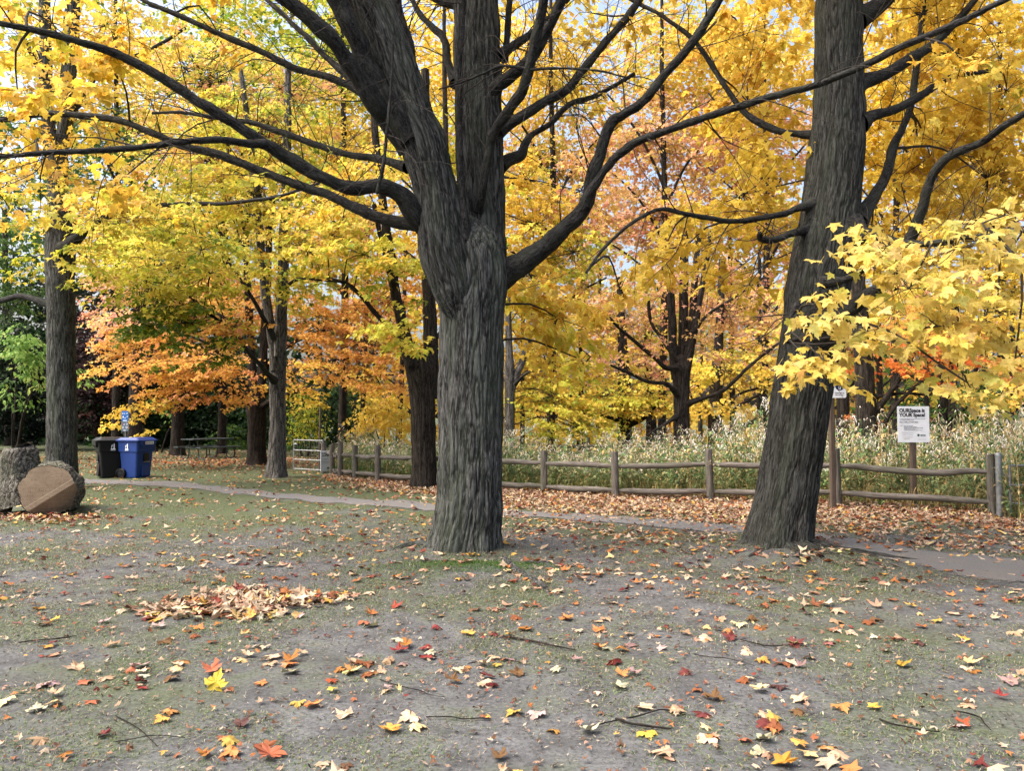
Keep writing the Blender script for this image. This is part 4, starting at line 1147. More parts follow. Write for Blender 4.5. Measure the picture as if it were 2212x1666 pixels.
# tall trees that close the view between the nearer crowns
tall = [
    (960, 24.5, [(960, 520, 26, 110, 120, 2.2, 1.1, 'gold'), (950, 330, 27, 130, 130, 2.4, 1.0, 'lemon'), (940, 130, 28, 150, 130, 2.4, 0.8, 'gold')], 'tall golden maple seen between the stems of the great maple'),
    (1190, 30, [(1190, 560, 30, 140, 110, 2.4, 1.1, 'mixed'), (1180, 360, 31, 150, 120, 2.4, 0.9, 'mixed'), (1170, 150, 31, 160, 120, 2.4, 0.9, 'gold')], 'tall thin-trunked maple with mixed yellow and pink leaves right of the great trunk'),
    (1430, 29, [(1420, 470, 30, 170, 90, 2.4, 1.1, 'salmon'), (1420, 300, 30, 180, 110, 2.4, 0.9, 'salmon'), (1450, 120, 30, 180, 120, 2.4, 0.8, 'mixed')], 'tall maple with salmon pink leaves rising over the four-stemmed one'),
    (1650, 27, [(1640, 470, 28, 150, 90, 2.4, 1.1, 'mixed'), (1620, 300, 29, 170, 110, 2.4, 1.0, 'salmon'), (1600, 120, 29, 180, 120, 2.4, 0.9, 'gold')], 'tall mixed-colour maple hidden by the leaning trunk'),
    (1930, 26, [(1930, 560, 26, 150, 90, 2.2, 1.1, 'ochre'), (1950, 380, 27, 180, 120, 2.4, 0.9, 'ochre'), (1960, 160, 28, 190, 130, 2.4, 0.8, 'gold')], 'tall ochre maple behind the leaning maple and its big side limb'),
    (2160, 27, [(2150, 600, 26, 130, 90, 2.2, 1.1, 'ochre'), (2160, 380, 27, 150, 120, 2.4, 0.9, 'gold'), (2170, 150, 27, 160, 130, 2.4, 0.8, 'gold')], 'tall golden maple over the steel gate'),
    (250, 34, [(230, 500, 34, 150, 100, 2.4, 0.9, 'gold'), (250, 330, 34, 150, 110, 2.4, 0.7, 'mgreen'), (220, 130, 34, 170, 120, 2.4, 0.6, 'gold')], 'tall maple half green and half gold behind the straight grey trunk'),
    (480, 33, [(470, 480, 33, 180, 100, 2.4, 0.9, 'lemon'), (480, 300, 33, 180, 110, 2.4, 0.8, 'mixed'), (480, 110, 33, 180, 120, 2.4, 0.8, 'ygreen')], 'tall yellow-green maple above the picnic table'),
    (740, 30, [(740, 520, 30, 150, 100, 2.4, 1.0, 'mixed'), (730, 330, 31, 160, 120, 2.4, 0.9, 'gold'), (720, 120, 31, 170, 130, 2.4, 0.8, 'ygreen')], 'tall yellow maple over the left-hand gate'),
]
for i, (px, d, cl, lab) in enumerate(tall):
    yb = CY + F * (CAMH / d + math.tan(PITCH))
    yb = 900 + F * CAMH / d
    tree('maple_tree', lab, base(px, yb, d), [D([(px, yb + 4, 12), (px, 900, 9), (px + 4, 700, 8), (px + 6, 450, 6.5), (px, 150, 5), (px, -50, 3)], d)],
         [D([(px + 4, 700 - 60 * k, 4), (px + s * 50, 640 - 70 * k, 3), (px + s * 120, 600 - 80 * k, 2)], d) for k, s in enumerate((1, -1, 1, -1, 1, -1))],
         [(*c[:6], c[6] * 1.35, c[7], 0.14, {'len': 1.5, 'per': 34}) for c in cl], 'bark_brown', 'bark_dark', seed=30 + i, **far_kw)
# ------------------------------------------------------------------ woods and shrubs behind the lawn
def bush(name, label, px, d, clusters, seed, stems=4, mat='leaf_far', lod=3, cat='shrub', group=None):
    b = base(px, 900, d)
    r = np.random.default_rng(seed)
    tr = []
    top = max(P(c[0], c[1], c[2])[2] for c in clusters)
    for k in range(stems):
        a = r.uniform(0, 6.28); L = r.uniform(0.5, 0.95) * top
        tr.append(np.array([[b[0] + 0.1 * math.cos(a), b[1] + 0.1 * math.sin(a), -0.05, 0.05], [b[0] + 0.35 * math.cos(a), b[1] + 0.35 * math.sin(a), L * 0.5, 0.035], [b[0] + 0.8 * math.cos(a), b[1] + 0.8 * math.sin(a), L, 0.012]]))
    return tree(name, label, b, tr[:1], tr[1:], clusters, 'bark_dark', 'bark_dark', seed=seed, lod=lod, step=0.2, segscale=0.06, amp=0.004, size=0.06, twigs_per=3, twig_len=0.7, leaf_material=mat, cat=cat, group=group, flare=None)


kb = {'lay': 0, 'droop': 1.2, 'per': 30, 'len': 1.3}
bush('evergreen_shrub', 'dark evergreen thicket at the edge of the lawn behind the cut log', 40, 36, [(20, 850, 36, 110, 110, 2.0, 2.2, 'black', 0.16, kb), (60, 760, 37, 110, 80, 2.0, 1.6, 'dgreen', 0.16, kb)], 51)
bush('evergreen_shrub', 'dark purple-leaved thicket behind the straight grey maple', 220, 36, [(210, 840, 36, 90, 110, 2.0, 2.2, 'purple', 0.15, kb), (240, 740, 37, 90, 90, 2.0, 1.6, 'purple', 0.15, kb)], 52)
bush('leafy_tree', 'light green broad-leaved tree left of the straight grey maple', 30, 29, [(60, 790, 28, 60, 80, 1.2, 1.6, 'lgreen', 0.19, kb), (20, 740, 28, 60, 50, 1.2, 1.2, 'lgreen', 0.19, kb), (30, 850, 28.5, 45, 40, 1.0, 0.8, 'mgreen', 0.19, kb), (175, 800, 29, 22, 50, 0.6, 0.9, 'lgreen', 0.17, kb)], 53, lod=4, cat='tree')
bush('leafy_tree', 'tall green tree at the left behind the gold leaves', -20, 38, [(20, 560, 38, 120, 90, 2.4, 1.0, 'mgreen', 0.17, kb), (10, 430, 38, 100, 100, 2.4, 0.6, 'mgreen', 0.17, kb), (20, 660, 38, 110, 60, 2.2, 1.3, 'mgreen', 0.17, kb), (-80, 760, 34, 90, 150, 2.4, 1.4, 'dgreen', 0.17, kb)], 54, lod=4, cat='tree')
bush('evergreen_shrub', 'dark green thicket behind the two bins', 330, 39, [(330, 890, 39, 110, 80, 2.0, 2.2, 'dgreen', 0.15, kb), (380, 800, 40, 130, 80, 2.0, 1.6, 'black', 0.15, kb)], 55)
bush('leafy_shrub', 'shrub with scattered pale lime leaves right behind the bins', 345, 34, [(345, 880, 33.5, 50, 35, 0.8, 0.35, 'lgreen', 0.17, kb)], 56, lod=4)
bush('evergreen_shrub', 'blue-green thicket behind the picnic table', 450, 40, [(450, 895, 40, 90, 75, 2.0, 2.2, 'dgreen', 0.15, kb), (520, 860, 41, 90, 100, 2.0, 1.8, 'dgreen', 0.15, kb)], 57)
bush('leafy_shrub', 'low mid-green shrub just right of the picnic table', 505, 37, [(505, 945, 37, 55, 30, 0.8, 1.6, 'mgreen', 0.13, kb)], 58)
bush('leafy_shrub', 'yellow-green shrub behind the left-hand gate', 660, 31, [(660, 900, 31, 45, 70, 1.2, 1.6, 'ygreen', 0.13, kb), (645, 950, 31, 40, 35, 0.9, 1.2, 'mgreen', 0.13, kb)], 59, lod=4)
bush('evergreen_shrub', 'dark green bush beside the tall thin pole', 730, 33, [(730, 905, 33, 50, 70, 1.2, 2.0, 'dgreen', 0.13, kb), (725, 860, 33, 40, 35, 1.0, 1.0, 'mgreen', 0.13, kb)], 60)
bush('evergreen_shrub', 'green undergrowth between the orange maple and the slim grey one', 600, 38, [(600, 900, 38, 80, 80, 1.6, 2.0, 'dgreen', 0.14, kb), (620, 950, 37, 60, 26, 0.9, 1.4, 'mgreen', 0.13, kb)], 61)
bush('leafy_shrub', 'golden shrub behind the fence at the meadow corner', 830, 28, [(830, 900, 28, 60, 45, 1.2, 1.5, 'gold', 0.12, kb), (790, 925, 28, 40, 30, 0.8, 1.0, 'ochre', 0.12, kb)], 62)
bush('leafy_shrub', 'green bush behind the printed notice', 2110, 19.5, [(2110, 860, 19.5, 60, 45, 0.9, 1.3, 'mgreen', 0.13, kb), (1960, 880, 20, 40, 40, 0.8, 0.8, 'mgreen', 0.13, kb)], 63, lod=4)

# the wood that closes the view: one mass
def far_wood():
    r = np.random.default_rng(77)
    bands = [  # px range, py range, depth, cov, palette
        (-200, 520, 600, 985, 46, 2.2, 'black'), (-200, 520, 820, 985, 43, 1.8, 'dgreen'), (500, 800, 700, 985, 44, 1.7, 'dgreen'), (780, 1100, 620, 960, 40, 1.6, 'gold'), (1080, 1750, 620, 985, 41, 1.6, 'mixed'), (1700, 2350, 620, 985, 40, 1.5, 'mixed'),
        (1080, 1750, 840, 985, 36, 0.9, 'gold'), (1850, 2350, 780, 985, 38, 0.9, 'mgreen'),
        (-200, 330, 250, 640, 46, 0.85, 'mgreen'), (250, 800, 250, 700, 46, 1.0, 'lemon'), (750, 2400, 250, 650, 48, 0.85, 'salmon'), (-200, 800, -80, 300, 48, 0.75, 'ygreen'), (750, 2400, -80, 300, 48, 0.7, 'gold'),
    ]
    out = []
    for x0, x1, y0, y1, d, cov, pal in bands:
        size = 0.42
        s = size * F / d
        n = int(cov * 1.25 * (x1 - x0) * (y1 - y0) / (0.34 * s * s))
        ns = n // 9
        px, py, dd = r.uniform(x0, x1, ns), r.uniform(y0, y1, ns), d + r.uniform(-2, 3, ns)
        sp = np.array([P(a, b, c) for a, b, c in zip(px, py, dd)])
        g = noise(sp / 2.2 + 4)
        keep = g > (-0.35 if y1 > 640 else -0.22)
        sp = sp[keep]; ns = len(sp)
        k = np.repeat(np.arange(ns), 9)
        pos = sp[k] + r.normal(0, 1, (len(k), 3)) * [0.7, 0.7, 0.28]
        tip = r.normal(0, 0.6, (len(k), 3)); tip[:, 2] = -r.uniform(0.1, 1.0, len(k))
        nrm = np.array([0, 0, 1.0]) + r.normal(0, 0.4, (len(k), 3))
        cs = pick_colours(pal, ns, r)
        col = cs[k] * r.uniform(0.75, 1.15, (len(k), 1))
        m = pos[:, 2] > 0.1
        out.append((pos[m], leaf_frames(tip, nrm)[m], (size * r.uniform(0.6, 1.2, len(k)))[m], np.clip(col, 0, 0.95)[m]))
    me = leaves_mesh('distant_wood', np.vstack([o[0] for o in out]), np.concatenate([o[1] for o in out]), np.concatenate([o[2] for o in out]), np.vstack([o[3] for o in out]), 3, 0.5, M['leaf_far'], r)
    o = link('distant_wood', me)
    tag(o, 'mass of autumn woodland closing the view behind the meadow and lawn', 'woodland', kind='stuff')


far_wood()
# bare trunks standing in that wood
wood_spots = [(330, 41, 10, 'bark_dark'), (395, 43, 8, 'bark_dark'), (470, 42, 9, 'bark_dark'), (20, 42, 9, 'bark_dark'), (1128, 34, 5, 'bark_brown'), (1250, 35, 4, 'bark_dark'), (1262, 33, 4, 'bark_brown'), (1292, 36, 5, 'bark_dark'), (1512, 34, 5, 'bark_grey'), (1585, 33, 7, 'bark_dark'), (1640, 36, 6, 'bark_dark'),
              (1905, 31, 8, 'bark_dark'), (1935, 34, 5, 'bark_grey'), (2000, 33, 6, 'bark_brown'), (2120, 34, 7, 'bark_dark'), (2180, 32, 8, 'bark_dark'), (860, 36, 6, 'bark_dark'), (780, 37, 6, 'bark_dark')]
near_what = ['behind the bins', 'behind the dark trunk at the table', 'over the picnic table', 'behind the cut log', 'beside the pale forked trunk', 'in the yellow boughs of the meadow', 'beside a thinner one in yellow boughs', 'left of the reddish trunk', 'pale, right of the four stems', 'right of the crooked trunk', 'close to the leaning maple',
             'behind the low boughs near the notice', 'pale, above the printed notice', 'between the notice and the double trunk', 'right of the double trunk', 'above the steel gate', 'behind the twin-stemmed maple', 'behind the tall thin pole']
for i, ((px, d, hw, mt), nw) in enumerate(zip(wood_spots, near_what)):
    r = np.random.default_rng(300 + i)
    b = base(px, 900, d)
    yb = 900 + F * CAMH / d
    lean = r.uniform(-12, 12)
    rows = [D([(px, yb + 3, hw * 1.3), (px + lean * 0.3, 900, hw), (px + lean, 700, hw * 0.8), (px + lean * 1.5, 450, hw * 0.6)], d)]
    lm = [D([(px + lean * 0.6, 840 - 50 * k, hw * 0.4), (px + s * 35, 810 - 55 * k, hw * 0.28), (px + s * 90, 790 - 60 * k, hw * 0.15)], d) for k, s in enumerate(r.permutation([1, -1, 1, -1]))]
    tree('bare_tree', 'thin far trunk in the wood ' + nw, b, rows, lm, None, mt, 'bark_dark', seed=300 + i, step=0.3, segscale=0.08, amp=0.006, size=0.1, twigs_per=3, twig_len=1.0, group='trunks in the far wood', flare=None)


# ------------------------------------------------------------------ meadow of tall weeds behind the fence
FENCE = [(699, 21.6), (718, 21.2), (736, 20.4), (767, 19.7), (817, 18.7), (905, 17.9), (1010, 16.9), (1175, 15.9), (1330, 15.0), (1534, 14.6), (1809, 13.7), (2143, 12.4)]
FXY = np.array([[P(px, 1000, d)[0], d] for px, d in FENCE])


def fence_y(x):
    return np.interp(x, FXY[:, 0], FXY[:, 1], left=24, right=FXY[-1, 1] - 1.0)


def weed(r, h, kind):
    """One stalk: ribbon stem, lance leaves and a drooping pale seed plume."""
    V, T, C, n = [], [], [], 0
    lean = r.normal(0, 0.17, 2)
    def at(t): return np.array([lean[0] * t * t * h, lean[1] * t * t * h, t * h])
    green = np.array(srgb(*[(88, 118, 72), (104, 128, 78), (74, 104, 68), (124, 136, 92)][r.integers(0, 4)])) * r.uniform(0.8, 1.2)
    dry = np.array(srgb(*[(168, 146, 98), (146, 122, 82), (184, 166, 122)][r.integers(0, 3)])) * r.uniform(0.8, 1.15)
    stemc = dry * 0.8 if kind else green * 0.8
    ts = np.linspace(0, 1, 4)
    a = r.uniform(0, 6.28); w = np.array([math.cos(a), math.sin(a), 0]) * 0.004
    for i in range(3):
        p, q = at(ts[i]), at(ts[i + 1])
        V += [p - w, p + w, q + w, q - w]; T += [[n, n + 1, n + 2], [n, n + 2, n + 3]]; C += [stemc] * 4; n += 4
    nl = r.integers(20, 30) if not kind else r.integers(10, 18)
    for t in np.linspace(0.10, 0.86, nl) + r.normal(0, 0.02, nl):
        a = r.uniform(0, 6.28); o = np.array([math.cos(a), math.sin(a), 0]); s = np.array([-o[1], o[0], 0])
        L = r.uniform(0.08, 0.17); p = at(t); wd = L * 0.16
        m = p + o * L * 0.55 + [0, 0, L * r.uniform(-0.1, 0.35)]; e = p + o * L + [0, 0, L * r.uniform(-0.6, 0.15)]
        c = (green if r.uniform() > (0.75 if kind else 0.14) else dry) * r.uniform(0.75, 1.2)
        V += [p, m + s * wd, m - s * wd, e]; T += [[n, n + 1, n + 2], [n + 1, n + 3, n + 2]]; C += [c] * 4; n += 4
    pl = np.array(srgb(*[(206, 200, 188), (190, 180, 162), (214, 210, 202), (172, 156, 130)][r.integers(0, 4)]))
    side = r.uniform(0, 6.28)
    for k in range(r.integers(5, 12) if r.uniform() < 0.7 else 2):
        t = r.uniform(0.84, 1.0); a = side + r.normal(0, 1.0); o = np.array([math.cos(a), math.sin(a), 0]); s = np.array([-o[1], o[0], 0.3])
        L = r.uniform(0.09, 0.17) * (1.3 - t) * 2.6; p = at(t)
        m = p + o * L * 0.5 + [0, 0, L * 0.45]; e = p + o * L + [0, 0, L * r.uniform(-0.1, 0.3)]
        wd = r.uniform(0.004, 0.010)
        V += [p, m + s * wd, m - s * wd, e]; T += [[n, n + 1, n + 2], [n + 1, n + 3, n + 2]]; C += [pl * r.uniform(0.8, 1.08)] * 4; n += 4
    return np.array(V), np.array(T), np.clip(np.array(C), 0, 0.95)


def meadow():
    r = np.random.default_rng(55)
    protos = [weed(r, r.uniform(0.95, 1.25), k >= 9) for k in range(14)]
    V, T, C, n0 = [], [], [], 0
    N_ = 3300
    x = r.uniform(-5.5, 13, N_ * 3)
    dy = 0.25 + r.gamma(1.4, 2.0, N_ * 3)
    y = fence_y(x) + dy
    keep = (dy < 9) & (x < 0.72 * y + 1.0) & ~((np.abs(x - 0.521 * y) < 0.34) & (y < 13.75) & (x > 6))
    # a gap of shorter growth round the notice and gate
    x, y, dy = x[keep][:N_], y[keep][:N_], dy[keep][:N_]
    hf = 0.74 + 0.6 * noise2(x, y, 0.45) + 0.4 * noise2(x, y, 1.5, 4) + 0.42 * np.clip((x - 3.6) / 2.5, 0, 1) + 0.03 * np.clip(dy, 0, 5)
    hf *= np.where(x < -2.2, 0.95, 1.0)
    dryp = np.clip(0.08 + 0.08 * (x - 1) / 2, 0.05, 0.45)
    for i in range(len(x)):
        kind = r.uniform() < dryp[i]
        v, t, c = protos[r.integers(9, 14) if kind else r.integers(0, 9)]
        a = r.uniform(0, 6.28); s = hf[i] * r.uniform(0.55, 1.18)
        w = (v * [1, 1, s]) @ rotz(a).T + [x[i], y[i], ground_z(x[i], y[i])[0]]
        V.append(w); T.append(t + n0); C.append(c * r.uniform(0.85, 1.12)); n0 += len(v)
    o = link('meadow_weeds', mesh_arrays('meadow_weeds', np.vstack(V), np.vstack(T), M['blade'], False, np.clip(np.vstack(C), 0, 0.95)))
    tag(o, 'tall green weeds with fluffy white seed heads behind the rail fence', 'weeds', kind='stuff')
    # long dry grass arching at the feet of the weeds
    n = 5000
    x = r.uniform(-5, 12, n); y = fence_y(x) + 0.12 + r.gamma(1.2, 0.5, n)
    L = r.uniform(0.25, 0.75, n); a = r.uniform(0, 6.28, n)
    V, T, C = blade_arrays(x, y, L, a, r.uniform(0.2, 0.8, n), 0.0045, r)
    w = (r.uniform(size=n) < np.clip(0.35 + 0.06 * x, 0.2, 0.85))[:, None]
    col = np.where(w, np.array(srgb(176, 154, 104)), np.array(srgb(96, 118, 58))) * r.uniform(0.7, 1.2, (n, 1))
    o = link('meadow_grass', mesh_arrays('meadow_grass', V, T, M['blade'], False, np.repeat(np.clip(col, 0, .95), 5, 0)))
    tag(o, 'long arching grass at the foot of the meadow weeds', 'grass', kind='stuff')


def blade_arrays(x, y, L, a, bend, width, r):
    """Curved blades: two quads' worth in three triangles each; 5 vertices a blade."""
    n = len(x)
    z = ground_z(x, y)
    d = np.c_[np.cos(a), np.sin(a), np.zeros(n)]; s = np.c_[-np.sin(a), np.cos(a), np.zeros(n)] * (width * r.uniform(0.6, 1.4, n))[:, None]
    p0 = np.c_[x, y, z - 0.005]
    p1 = p0 + d * (L * bend * 0.35)[:, None] + np.c_[np.zeros(n), np.zeros(n), L * (1 - 0.35 * bend) * 0.62]
    p2 = p1 + d * (L * (0.15 + 0.6 * bend))[:, None] + np.c_[np.zeros(n), np.zeros(n), L * (0.38 - 0.62 * bend)]
    V = np.stack([p0 - s, p0 + s, p1 + s * 0.8, p1 - s * 0.8, p2], 1).reshape(-1, 3)
    b = np.arange(n)[:, None] * 5
    T = np.concatenate([b + [[0, 1, 2]], b + [[0, 2, 3]], b + [[3, 2, 4]]])
    return V, T, None


meadow()
# ------------------------------------------------------------------ rail fence
def wood_solid(name, ctrl, seg, mat, parent, squash=0.0, amp=0.004, seed=0.0, step=0.06, flat_top=True, square=False):
    """Weathered round or square timber with grain that runs along it."""
    path = spline(np.asarray(ctrl, float), step)
    pts, r = path[:, :3], path[:, 3]
    T, Nn, B = frames(pts)
    ds = np.r_[0, np.cumsum(np.linalg.norm(np.diff(pts, axis=0), axis=1))]
    th = (np.arange(seg) + 0.5) / seg * 2 * math.pi
    TH, S = np.meshgrid(th, ds)
    shape = np.ones_like(TH)
    if square:
        shape = np.minimum(1.0 / np.maximum(np.abs(np.cos(TH)), np.abs(np.sin(TH))), 1.36)
    R_ = r[:, None] * shape
    co = np.stack([np.cos(TH) * R_, np.sin(TH) * R_, S * 0.10 + seed], -1).reshape(-1, 3)
    n = noise(co / 0.02 + seed) * amp + noise(np.stack([np.cos(TH) * R_, np.sin(TH) * R_, S + seed], -1).reshape(-1, 3) / 0.16 + seed) * amp * 2.5
    v = (pts[:, None] + (R_ + n.reshape(R_.shape))[..., None] * (np.cos(TH)[..., None] * Nn[:, None] + np.sin(TH)[..., None] * B[:, None])).reshape(-1, 3)
    k = np.arange(seg); o = (len(pts) - 1) * seg
    v = np.vstack([v, pts[0], pts[-1]]); co = np.vstack([co, co[0], co[-1]])
    faces = [grid_quads(len(pts), seg), np.vstack([np.c_[(k + 1) % seg, k, np.full(seg, len(v) - 2)], np.c_[o + k, o + (k + 1) % seg, np.full(seg, len(v) - 1)]])]
    return link(name, mesh_arrays(name, v, faces, M[mat], False, None, co), parent, world=True)


post_top = {0: 958, 1: 962, 2: 956, 3: 964, 4: 964, 5: 968, 6: 971, 7: 976, 8: 979, 9: 973, 10: 973, 11: 985}
rail_up = {1: 981, 2: 983, 3: 984.5, 4: 987, 5: 990, 6: 995, 7: 1001, 8: 1007, 9: 1004, 10: 1006, 11: 1020}
rail_lo = {1: 1016, 2: 1018, 3: 1021, 4: 1026, 5: 1033, 6: 1041, 7: 1051, 8: 1060, 9: 1062, 10: 1064, 11: 1086}
fr = thing('rail_fence', 'weathered two-rail wooden fence running along the meadow edge', 'fence', (FXY[7, 0], FXY[7, 1], 0))
tops = []
for i, (px, d) in enumerate(FENCE):
    t = P(px, post_top[i], d)
    hw = 0.074
    z0 = ground_z(t[0], t[1])[0] - 0.1
    ln = rng.normal(0, 0.012, 2)
    wood_solid('post', [[t[0], t[1], z0, hw], [t[0] + ln[0], t[1] + ln[1], (z0 + t[2]) / 2, hw * 0.98], [t[0] + ln[0] * 1.6, t[1] + ln[1], t[2] - 0.012, hw * 0.96], [t[0] + ln[0] * 1.7, t[1] + ln[1], t[2], hw * 0.86]], 14, 'fence', fr, amp=0.003, seed=i * 1.3, square=False)
for i in range(1, len(FENCE) - 1):
    (pa, da), (pb, db) = FENCE[i], FENCE[i + 1]
    for rl in (rail_up, rail_lo):
        a, b = P(pa, rl[i], da), P(pb, rl[i + 1], db)
        a[2] -= rng.uniform(0, 0.012); b[2] += rng.uniform(0, 0.012)
        u = (b - a) / np.linalg.norm(b - a)
        side = np.array([-u[1], u[0], 0]) * 0.012
        m1, m2 = a + (b - a) * 0.33, a + (b - a) * 0.66
        sag = rng.normal(-0.012, 0.014)
        m1[2] += sag; m2[2] += sag + rng.normal(0, 0.008)
        wood_solid('rail', [[*(a - u * 0.05 + side), 0.034], [*(a + u * 0.12 + side), 0.040], [*(a + u * 0.35 + side), 0.054], [*m1, 0.057], [*m2, 0.056], [*(b - u * 0.35 - side), 0.053], [*(b - u * 0.12 - side), 0.040], [*(b + u * 0.05 - side), 0.034]], 12, 'fence', fr, amp=0.004, seed=i * 3.1 + (rl is rail_lo), step=0.09)
# rails that lead into the first post by the gate
a, b = P(699, 980, 21.6), P(718, 981, 21.2)
wood_solid('rail', [[*a, 0.04], [*b, 0.045]], 10, 'fence', fr, seed=40)

# the low fence on the far side of the meadow
ff = thing('rail_fence', 'grey rail fence half hidden by weeds on the far side of the meadow', 'fence', P(1364, 1000, 24.5) * [1, 1, 0])
for k, (px, y0) in enumerate([(1190, 958), (1270, 945), (1364, 950), (1500, 955), (1620, 955)]):
    t = P(px, y0, 24.5)
    wood_solid('post', [[t[0], t[1], -0.05, 0.07], [t[0], t[1], t[2] / 2, 0.07], [t[0], t[1], t[2], 0.066]], 9, 'fence', ff, seed=k + 60., step=0.2)
for k, (x0, x1) in enumerate([(1190, 1270), (1270, 1364), (1364, 1500), (1500, 1620)]):
    wood_solid('rail', [[*P(x0, 964, 24.5), 0.05], [*P((x0 + x1) / 2, 965, 24.5), 0.055], [*P(x1, 964, 24.5), 0.05]], 9, 'fence', ff, seed=k + 70., step=0.3)

# ------------------------------------------------------------------ gates
def pipe(name, pts, r, parent, mat='galv', seg=10):
    m = MB(); m.tube(pts, r, seg)
    o = m.build(name, M[mat], parent, smooth=True)
    if parent is not None: o.location = -parent_world(parent)
    return o


gl = P(697, 1020, 21.7); gl0 = P(634, 1020, 22.4)
gr = thing('pipe_gate', 'open galvanised pipe gate hung on the far end of the rail fence', 'gate', (gl[0], gl[1], 0))
for k, z in enumerate((0.09, 0.36, 0.63, 0.92)):
    pipe('rail', [[gl0[0], gl0[1], z], [gl[0], gl[1], z]], 0.017, gr)
for q, h in ((gl0, 0.92), (gl, 0.95)):
    pipe('upright', [[q[0], q[1], 0.05], [q[0], q[1], h]], 0.019, gr)
m = MB()
for k in range(12):                                     # wire mesh in the lower half
    f = (k + 0.5) / 12; q = gl0 + (gl - gl0) * f
    m.tube([[q[0], q[1], 0.09], [q[0], q[1], 0.92]], 0.0025, 4, False)
o = m.build('mesh_wire', M['galv'], gr); o.location = -parent_world(gr); tag(o, kind='stuff')
pipe('latch', [[gl0[0] + 0.02, gl0[1] - 0.03, 0.80], [gl0[0] + 0.10, gl0[1] - 0.03, 0.80]], 0.03, gr)

pp = P(690, 1020, 22.2)
po = thing('wooden_pole', 'tall thin bare pole standing at the far gate', 'pole', (pp[0], pp[1], 0))
wood_solid('shaft', [[pp[0], pp[1], -0.1, 0.035], [pp[0], pp[1], 1.0, 0.032], [pp[0] + 0.01, pp[1], P(689, 880, 22.2)[2], 0.024]], 8, 'post', po, seed=81, step=0.3)
pipe('bracket', [[pp[0], pp[1], 0.85], [gl[0], gl[1], 0.85]], 0.014, po)
pp = P(700, 1020, 21.65)

# right-hand steel post and gate
d = 12.25
q = P(2160, 1115, d)
sp = thing('steel_post', 'capped galvanised steel post next to the last fence post', 'post', (q[0], q[1], 0))
zt = P(2160, 979, d)[2]
pipe('tube', [[q[0], q[1], -0.1], [q[0], q[1], zt - 0.05]], 0.048, sp, seg=20)
m = MB(); m.tube([[0, 0, zt - 0.055], [0, 0, zt - 0.02], [0, 0, zt - 0.005], [0, 0, zt + 0.004]], [0.052, 0.052, 0.044, 0.022], 20); m.build('cap', M['galv'], sp, smooth=True)
zb = P(2160, 1020, d)[2]
for z in (zb, 0.06):
    m = MB(); m.tube([[0, 0, z - 0.022], [0, 0, z + 0.022]], 0.053, 20); m.build('band', M['galv'], sp, smooth=True)
g0 = P(2183, 1106, 12.2)
rg = thing('pipe_gate', 'galvanised pipe gate hanging at the end of the fence by the steel post', 'gate', (g0[0], g0[1], 0))
zt2 = P(2183, 996, 12.2)[2]
pipe('upright', [[g0[0], g0[1], 0.08], [g0[0], g0[1], zt2]], 0.021, rg, seg=12)
g1 = g0 + np.array([1.6, -0.35, 0])
for py in (1006, 1048, 1088):
    z = P(2183, py, 12.2)[2]
    pipe('rail', [[g0[0], g0[1], z], [g1[0], g1[1], z + 0.01]], 0.018, rg, seg=12)
pipe('upright', [[g1[0], g1[1], 0.08], [g1[0], g1[1], zt2]], 0.021, rg, seg=12)
pipe('hinge', [[q[0] + 0.03, q[1], P(2170, 1022, 12.2)[2]], [g0[0] - 0.03, g0[1], P(2176, 1030, 12.2)[2]], [g0[0], g0[1], P(2180, 1031, 12.2)[2]]], 0.012, rg)
pipe('collar', [[g0[0], g0[1], P(2183, 1036, 12.2)[2]], [g0[0], g0[1], P(2183, 1026, 12.2)[2]]], 0.030, rg)
m = MB()
for k in range(16):
    f = (k + 0.5) / 16; w = g0 + (g1 - g0) * f
    m.tube([[w[0], w[1] + 0.02, 0.1], [w[0], w[1] + 0.02, zt2 - 0.06]], 0.002, 4, False)
o = m.build('mesh_wire', M['galv'], rg); o.location = -parent_world(rg); tag(o, kind='stuff')


# ------------------------------------------------------------------ signs
def text(name, body, size, mat, parent, x, z, y, bold=0.0, align='LEFT', width=None, spacing=1.0):
    """Lettering standing 1 mm proud of a sheet that faces -Y in the parent's space."""
    c = bpy.data.curves.new(name, 'FONT')
    c.body = body; c.size = size; c.offset = bold; c.extrude = 0.0006; c.align_x = align; c.space_character = spacing
    c.resolution_u = 3
    t = bpy.data.objects.new(name, c)
    COL.objects.link(t)
    bpy.context.view_layer.update()
    me = bpy.data.meshes.new_from_object(t)
    bpy.data.objects.remove(t)
    me.materials.clear(); me.materials.append(M[mat])
    o = link(name, me, parent)
    o.rotation_euler = (math.pi / 2, 0, 0)
    sx = 1.0
    if width:
        xs = [v.co.x for v in me.vertices]
        sx = width / max(1e-6, max(xs) - min(xs))
    o.scale = (sx, 1, 1)
    o.location = (x, y, z)
    return o


def sheet(name, w, h, rad, th, mat, parent, loc, rot=0.0):
    m = MB(); o = []
    for cx, cz, a0 in ((w / 2 - rad, -h / 2 + rad, -90), (w / 2 - rad, h / 2 - rad, 0), (-w / 2 + rad, h / 2 - rad, 90), (-w / 2 + rad, -h / 2 + rad, 180)):
        for k in range(5):
            a = math.radians(a0 + 90 * k / 4); o.append((cx + rad * math.cos(a), cz + rad * math.sin(a)))
    fr_ = np.eye(4); fr_[:3, :3] = np.array([[1, 0, 0], [0, 0, -1], [0, 1, 0]])
    m.prism(o, -th / 2, th / 2, fr_)
    ob = m.build(name, M[mat], parent)
    ob.location = loc
    return ob


def rect(name, x, z, w, h, y, mat, parent):
    m = MB(); m.box((x, y, z), (w, 0.0012, h)); return m.build(name, M[mat], parent)


